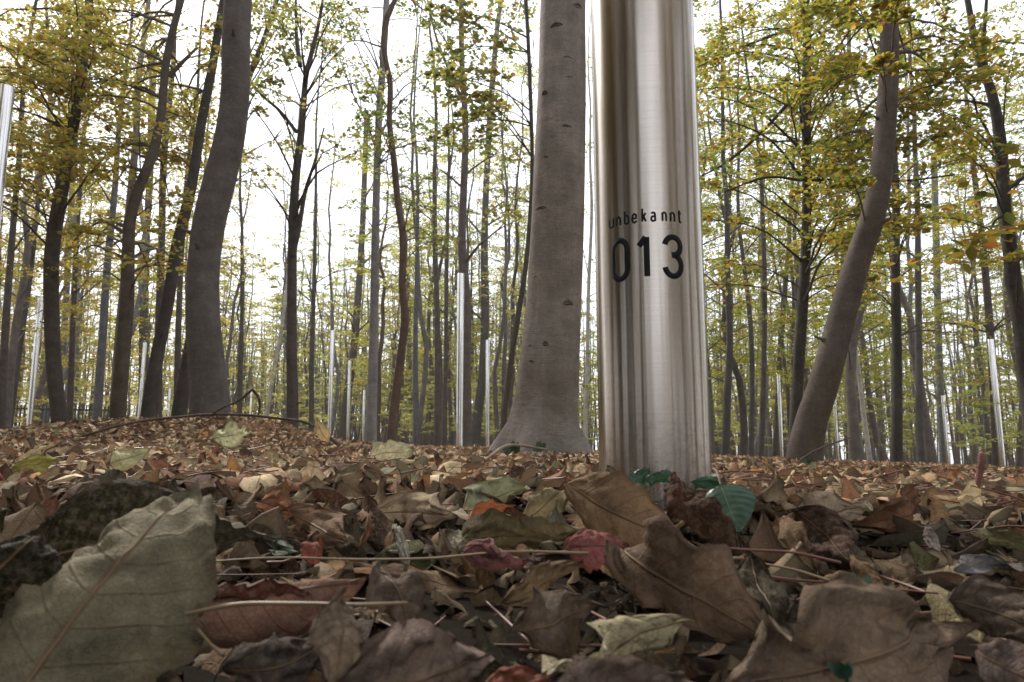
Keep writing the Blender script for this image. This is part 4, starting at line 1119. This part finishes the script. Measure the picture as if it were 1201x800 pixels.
# green living leaves
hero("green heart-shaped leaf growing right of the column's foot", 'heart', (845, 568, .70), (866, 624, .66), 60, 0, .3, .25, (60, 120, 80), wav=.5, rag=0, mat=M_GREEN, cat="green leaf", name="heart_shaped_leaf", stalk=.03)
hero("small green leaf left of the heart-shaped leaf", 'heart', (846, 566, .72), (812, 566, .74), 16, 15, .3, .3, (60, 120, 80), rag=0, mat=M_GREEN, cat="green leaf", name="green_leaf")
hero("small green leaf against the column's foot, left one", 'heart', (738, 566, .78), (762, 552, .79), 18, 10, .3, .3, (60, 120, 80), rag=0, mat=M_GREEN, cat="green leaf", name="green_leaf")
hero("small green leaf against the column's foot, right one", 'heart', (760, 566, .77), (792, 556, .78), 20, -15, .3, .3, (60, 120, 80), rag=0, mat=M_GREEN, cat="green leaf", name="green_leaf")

def sprig(label, x, y, d, s, seed):
    g = np.random.default_rng(seed); c = P(x, y, d); c[2] = min(c[2], max(c[2], float(ground_z(c[0], d))))
    o = empty("green_sprig", c); tag(o, label, "seedling")
    for k in range(5):
        a = g.uniform(-1, 1); dv = unit(np.array([a, g.normal(0, .4), g.uniform(.3, 1)]))
        V, F, uv = leaf_geo('ovate', 8, 5, s, s * .5, .3, .5, 0, .5, seed + k)
        sd = unit(np.cross(dv, [0, -1, .3])); nn = np.cross(dv, sd)
        link("leaf", mesh("leaf", (V + [s * .5, 0, 0]) @ np.stack([dv, sd, nn]), F, M_GREEN, uv=uv), o)
    link("stem", mesh("stem", *tube([[0, 0, -.02], [0, 0, 0]], [.001, .001], 5, close=False), M_GREEN), o)
sprig("green seedling among dark stalks at right", 1008, 694, .42, .013, 1)
sprig("tiny green seedling at the lower right edge of the big tan leaf", 993, 796, .29, .009, 2)
sprig("green weed at the left foot of the big beech", 603, 536, 3.6, .09, 3)
sprig("green weed in front of the big beech's foot", 632, 530, 4.2, .07, 4)
sprig("green weed in the middle litter left of the beech", 488, 552, 1.7, .035, 5)
sprig("green weed in the litter right of centre", 1036, 588, 1.0, .02, 6)
sprig("dark green weed left of the ochre folded leaf", 634, 560, 1.4, .03, 7)
sprig("green weed in front of the thick leaning trunk", 946, 545, 4.0, .06, 8)

# stalks and twigs
def stick(label, pts, mat, name="leaf_stalk", cat="stalk", col=None):
    q = np.array([[*P(x, y, d), r * (.72 if d < .5 else 1)] for x, y, d, r in pts]); s = smooth_path(q, 5 * len(q))
    base = s[0, :3].copy(); V, F = tube(s[:, :3], s[:, 3], 8, rough=.03, seed=int(pts[0][0]))
    o = link(name, mesh(name, V - base, F, mat), None, base); tag(o, label, cat)
    if col: o.color = (*col, 1)
    return o
stick("long pale leaf stalk running level across the centre-left litter", [(205, 662, .40, .0007), (330, 654, .41, .0008), (415, 656, .42, .0009), (500, 655, .42, .001), (600, 647, .42, .001), (690, 649, .42, .0013)], M_STALK)
stick("thick ochre stalk crossing the rolled leaf and the torn upright leaf", [(218, 720, .318, .0013), (270, 710, .317, .0014), (350, 708, .31, .0013), (430, 709, .305, .0011), (478, 707, .31, .0009)], M_STALK)
stick("short tan stalk in the dark below the rolled leaf", [(232, 738, .31, .0008), (250, 758, .31, .001), (262, 768, .31, .0018)], M_STALK)
stick("dark red stalk, upper of the two right of centre", [(838, 642, .44, .0009), (880, 645, .44, .0011), (930, 648, .44, .0012), (986, 660, .43, .0013)], M_REDSTALK)
stick("tan stalk, lower of the two right of centre", [(888, 660, .43, .001), (930, 668, .42, .0011), (972, 681, .41, .0014)], M_STALK)
stick("bright tan stalk end beside the large dull brown leaf", [(838, 654, .43, .0012), (872, 655, .43, .0014)], M_STALK)
stick("dark red stalk below the bright stalk end", [(842, 662, .43, .001), (900, 676, .42, .0012), (980, 684, .41, .001), (1100, 696, .38, .0009)], M_REDSTALK)
stick("reddish bent stalk beside the pale yellowish leaf", [(1020, 672, .44, .0012), (1060, 685, .42, .0013), (1092, 697, .4, .0012)], M_REDSTALK)
stick("short upright red twig stub in the right-hand litter", [(1144, 580, 1.0, .0035), (1149, 555, 1.0, .0045), (1152, 532, 1.0, .005)], M_BARK, "twig", "twig", (.22, .1, .08))
stick("thin bare twig poking up behind the right litter", [(938, 540, 3.2, .006), (950, 532, 3.2, .005), (1000, 512, 3.2, .004)], M_BARK, "twig", "twig", (.14, .1, .08))
stick("short light twig in the litter before the beech", [(568, 540, 1.9, .004), (600, 522, 2.3, .005), (640, 527, 2.6, .004)], M_BARK, "twig", "twig", (.3, .22, .16))
stick("thin tan stalk slanting in front of the beech's foot", [(594, 562, 1.2, .0015), (612, 546, 1.25, .002)], M_STALK)

br_o = empty("fallen_branch", P(270, 487, 3.1)); tag(br_o, "bent fallen branch lying across the mound at left", "branch")
bo = np.array(br_o.location)
def bpart(name, pts):
    q = np.array([[*P(x, y, d), r * .72] for x, y, d, r in pts]); s = smooth_path(q, 7 * len(q)); V, F = tube(s[:, :3] - bo, s[:, 3], 9, rough=.05, seed=4)
    o = link(name, mesh(name, V, F, M_BARK), br_o); o.color = (.075, .05, .042, 1)
bpart("stem", [(95, 512, 3.2, .006), (150, 497, 3.2, .007), (210, 489, 3.15, .008), (262, 486, 3.1, .009), (320, 490, 3.05, .008), (362, 497, 3.0, .009), (380, 508, 2.95, .011), (398, 522, 2.9, .012)])
bpart("side_twig", [(246, 488, 3.1, .006), (262, 478, 3.1, .006), (280, 470, 3.1, .007), (296, 457, 3.1, .008)])
bpart("side_twig", [(296, 457, 3.1, .010), (303, 466, 3.1, .009), (304, 482, 3.1, .007), (302, 489, 3.1, .005)])

# individual leaves spread over the litter (shared blades, each its own object)
LITTER_COL = [((.60, .39, .21), 4.4, "tan"), ((.76, .57, .33), 3.8, "cream"), ((.34, .16, .075), 3.0, "brown"), ((.32, .11, .05), 1.1, "red-brown"),
              ((.36, .33, .19), 1.0, "grey-green"), ((.12, .062, .036), 2.4, "dark brown"), ((.52, .25, .07), 1.1, "orange"), ((.15, .16, .05), .3, "olive green")]
lw = np.array([b for _, b, _ in LITTER_COL]); lw = lw / lw.sum()
gl = np.random.default_rng(21)
BLADES = []
for k in range(16):
    kind = ['ovate', 'ovate', 'long', 'lobed', 'lobed'][k % 5]
    V, F, uv = leaf_geo(kind, 15, 9, 1.0, .62, gl.uniform(-.9, 1.3), gl.uniform(-.9, 1.3), gl.uniform(-1, 1), 2.0, 500 + k, .2)
    BLADES.append((V, F, uv))
BMESH = [mesh("fallen_leaf", V * .1, F, M_DEAD, uv=uv) for V, F, uv in BLADES]
def scatter_point(g, d0, d1):
    d = math.sqrt(g.uniform(d0 * d0, d1 * d1)) if d1 > 1 else g.uniform(d0, d1)
    px = g.uniform(-60, 1260); return (px - 600.5) / F_PX * d, d
from mathutils import Euler
cnt = 0
for k in range(240):
    zone = k % 4
    x, y = scatter_point(gl, *((.24, .55), (.55, .95), (.95, 1.6), (1.4, 2.6))[zone])
    if math.hypot(x - main_col.location.x, y - main_col.location.y) < .12: y -= .16
    ci = gl.choice(len(LITTER_COL), p=lw)
    c, _, cn = LITTER_COL[ci]
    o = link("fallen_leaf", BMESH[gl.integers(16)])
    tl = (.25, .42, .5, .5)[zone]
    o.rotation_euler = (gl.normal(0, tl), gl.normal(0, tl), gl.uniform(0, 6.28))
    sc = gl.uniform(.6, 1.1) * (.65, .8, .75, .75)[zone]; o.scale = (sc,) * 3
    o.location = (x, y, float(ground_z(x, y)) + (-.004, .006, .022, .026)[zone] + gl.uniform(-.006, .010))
    f = gl.uniform(.7, 1.2) * (.24 if zone == 0 else .42 if zone == 1 else 1.0)  # near zones darkened: foreground shade painted into each leaf's colour
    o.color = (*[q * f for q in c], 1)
    where = ("in the shaded foreground hollows", "in the litter before the column", "in the middle litter", "on the litter towards the trees")[zone]
    side = ("at far left", "left of centre", "below the beech and column", "right of the column", "at far right")[int(np.clip((600 + 780 * x / y) / 240, 0, 4))]
    kd = ("broad", "broad", "narrow", "lobed", "lobed")[BMESH.index(o.data) % 5]
    tag(o, f"withered {kd} {cn} leaf {side}, {where}", "fallen leaf", f"fallen leaves {where}")

# the rest of the litter: uncountable, one mesh
def litter():
    g = np.random.default_rng(31)
    Vs, Fs, UV, Cs, off = [], [], [], [], 0
    def batch(n, d0, d1, nu, nv, size, tilt, lift, dark, nt=10, wide=(-80, 1280)):  # dark: colour factor; low values paint shade into the near litter
        nonlocal off
        d = np.sqrt(g.uniform(d0 * d0, d1 * d1, n)); px = g.uniform(wide[0], wide[1], n)
        x = (px - 600.5) / F_PX * d; y = d
        z = ground_z(x, y) + g.uniform(lift[0], lift[1], n)
        tmpl = [leaf_geo(['ovate', 'ovate', 'lobed', 'long', 'lobed'][k % 5], nu, nv, 1.0, .62, g.uniform(-1, 1.4), g.uniform(-1, 1.4), g.uniform(-1, 1), 1.8, 900 + k, .15) for k in range(nt)]
        ti = g.integers(0, nt, n); rx, ry, rz = g.normal(0, tilt, n), g.normal(0, tilt, n), g.uniform(0, 6.28, n)
        s = size * g.uniform(.55, 1.25, n)
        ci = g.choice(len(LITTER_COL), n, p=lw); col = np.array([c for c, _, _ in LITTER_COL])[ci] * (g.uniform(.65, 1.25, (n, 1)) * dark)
        for k in range(nt):
            I = np.where(ti == k)[0]
            if not len(I): continue
            V, F, uv = tmpl[k]
            cx, sx, cy, sy, cz_, sz = (f(a[I]) for a in (rx, ry, rz) for f in (np.cos, np.sin))
            Z0 = np.zeros(len(I)); O1 = np.ones(len(I))
            Rx = np.stack([np.stack([O1, Z0, Z0], -1), np.stack([Z0, cx, -sx], -1), np.stack([Z0, sx, cx], -1)], 1)
            Ry = np.stack([np.stack([cy, Z0, sy], -1), np.stack([Z0, O1, Z0], -1), np.stack([-sy, Z0, cy], -1)], 1)
            Rz = np.stack([np.stack([cz_, -sz, Z0], -1), np.stack([sz, cz_, Z0], -1), np.stack([Z0, Z0, O1], -1)], 1)
            M = Rz @ Ry @ Rx
            W = np.einsum('nij,vj->nvi', M, V) * s[I][:, None, None] + np.stack([x[I], y[I], z[I]], -1)[:, None]
            m = len(V)
            Vs.append(W.reshape(-1, 3)); Fs.append((F[None] + (np.arange(len(I)) * m)[:, None, None]).reshape(-1, 4) + off)
            UV.append(np.tile(uv, (len(I), 1))); Cs.append(np.repeat(col[I], m, 0)); off += len(I) * m
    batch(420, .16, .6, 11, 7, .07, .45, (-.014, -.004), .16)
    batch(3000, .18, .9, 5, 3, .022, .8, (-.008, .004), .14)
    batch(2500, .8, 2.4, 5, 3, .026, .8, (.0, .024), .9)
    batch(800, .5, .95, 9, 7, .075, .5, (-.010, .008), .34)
    batch(4200, .85, 2.2, 8, 5, .07, .48, (-.002, .024), .9)
    batch(12000, 2.0, 5.5, 6, 5, .078, .45, (0, .028), 1.0)
    batch(20000, 5, 13, 5, 3, .085, .55, (0, .035), 1.0)
    batch(20000, 12, 32, 3, 3, .14, .5, (0, .05), 1.0)
    batch(2500, .3, 6, 5, 3, .10, .5, (0, .02), .9, wide=(-1400, -80))
    batch(2500, .3, 6, 5, 3, .10, .5, (0, .02), .9, wide=(1280, 2600))
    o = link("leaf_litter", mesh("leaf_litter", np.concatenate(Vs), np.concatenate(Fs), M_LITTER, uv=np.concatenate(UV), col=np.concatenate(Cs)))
    tag(o, "carpet of dry tan, brown and red fallen leaves covering the forest floor", "leaf litter", kind="stuff")
    tris = sum(len(me.polygons) * 2 for me in bpy.data.meshes if me.users)
    print('TRIS', tris)
litter()

# ------------------------------------------------------------------ thin autumn haze that softens the far trunks
def haze():
    m = bpy.data.materials.new("haze"); m.use_nodes = True; n, l = m.node_tree.nodes, m.node_tree.links; n.clear()
    out = n.new("ShaderNodeOutputMaterial"); v = n.new("ShaderNodeVolumePrincipled")
    v.inputs['Color'].default_value = (.88, .86, .80, 1); v.inputs['Density'].default_value = HAZE; v.inputs['Anisotropy'].default_value = 0.2
    l.new(v.outputs[0], out.inputs['Volume'])
    e, z0, z1 = 410.0, -40.0, 28.0
    V = np.array([(x, y, z) for z in (z0, z1) for y in (-e, e) for x in (-e, e)], float)
    F = np.array([(0, 2, 3, 1), (4, 5, 7, 6), (0, 1, 5, 4), (1, 3, 7, 5), (3, 2, 6, 7), (2, 0, 4, 6)])
    o = link("haze", mesh("haze", V, F, m, smooth=False)); tag(o, kind="stuff", label="pale autumn haze between the far trunks")
HAZE = 0.0009
haze()

# broken twigs and loose stalks through the litter
def twigs():
    g = np.random.default_rng(55); T = []
    for k in range(420):
        d = g.uniform(.35, 1.2) if k % 3 == 0 else math.sqrt(g.uniform(1, 30)); px = g.uniform(-40, 1240)
        x = (px - 600.5) / F_PX * d; z = float(ground_z(x, d)) + (.006 if d < .8 else .03) + g.uniform(0, .012)
        L = g.uniform(.03, .10) * (1 if d < 1.2 else 1.8); a = g.uniform(0, 3.14); dv = np.array([math.cos(a), math.sin(a), g.normal(0, .15)]); c = np.array([x, d, z]); r = g.uniform(.0006, .0013) * (1 if d < 1.2 else 1.8)
        b = g.normal(0, .1 * L, 3) * [1, 1, .4]
        T.append(tube([c - dv * L / 2, c - dv * L * .15 + b, c + dv * L * .2 + b * .6, c + dv * L / 2], [r, r * .9, r * .8, r * .6], 5, close=False))
    V, F = join(T); o = link("twig_litter", mesh("twig_litter", V, F, M_REDSTALK)); tag(o, "scattered broken twigs and loose leaf stalks in the litter", "twigs", kind="stuff")
twigs()

# where several look alike, their order from the left tells them apart
ORD = ["first", "second", "third", "fourth", "fifth", "sixth", "seventh", "eighth"]
by = {}
for o in list(COL.objects):
    if "category" in o and "group" in o and o.location.y > 0: by.setdefault(o["label"], []).append(o)
for lab, os_ in by.items():
    inside = sorted((o for o in os_ if -20 < 600 + 780 * o.location.x / o.location.y < 1220), key=lambda o: o.location.x / o.location.y)
    if 2 <= len(inside) <= 8 and len(lab.split()) <= 12:
        for k, o in enumerate(inside): o["label"] = f"{lab}, {ORD[k]} from the left"
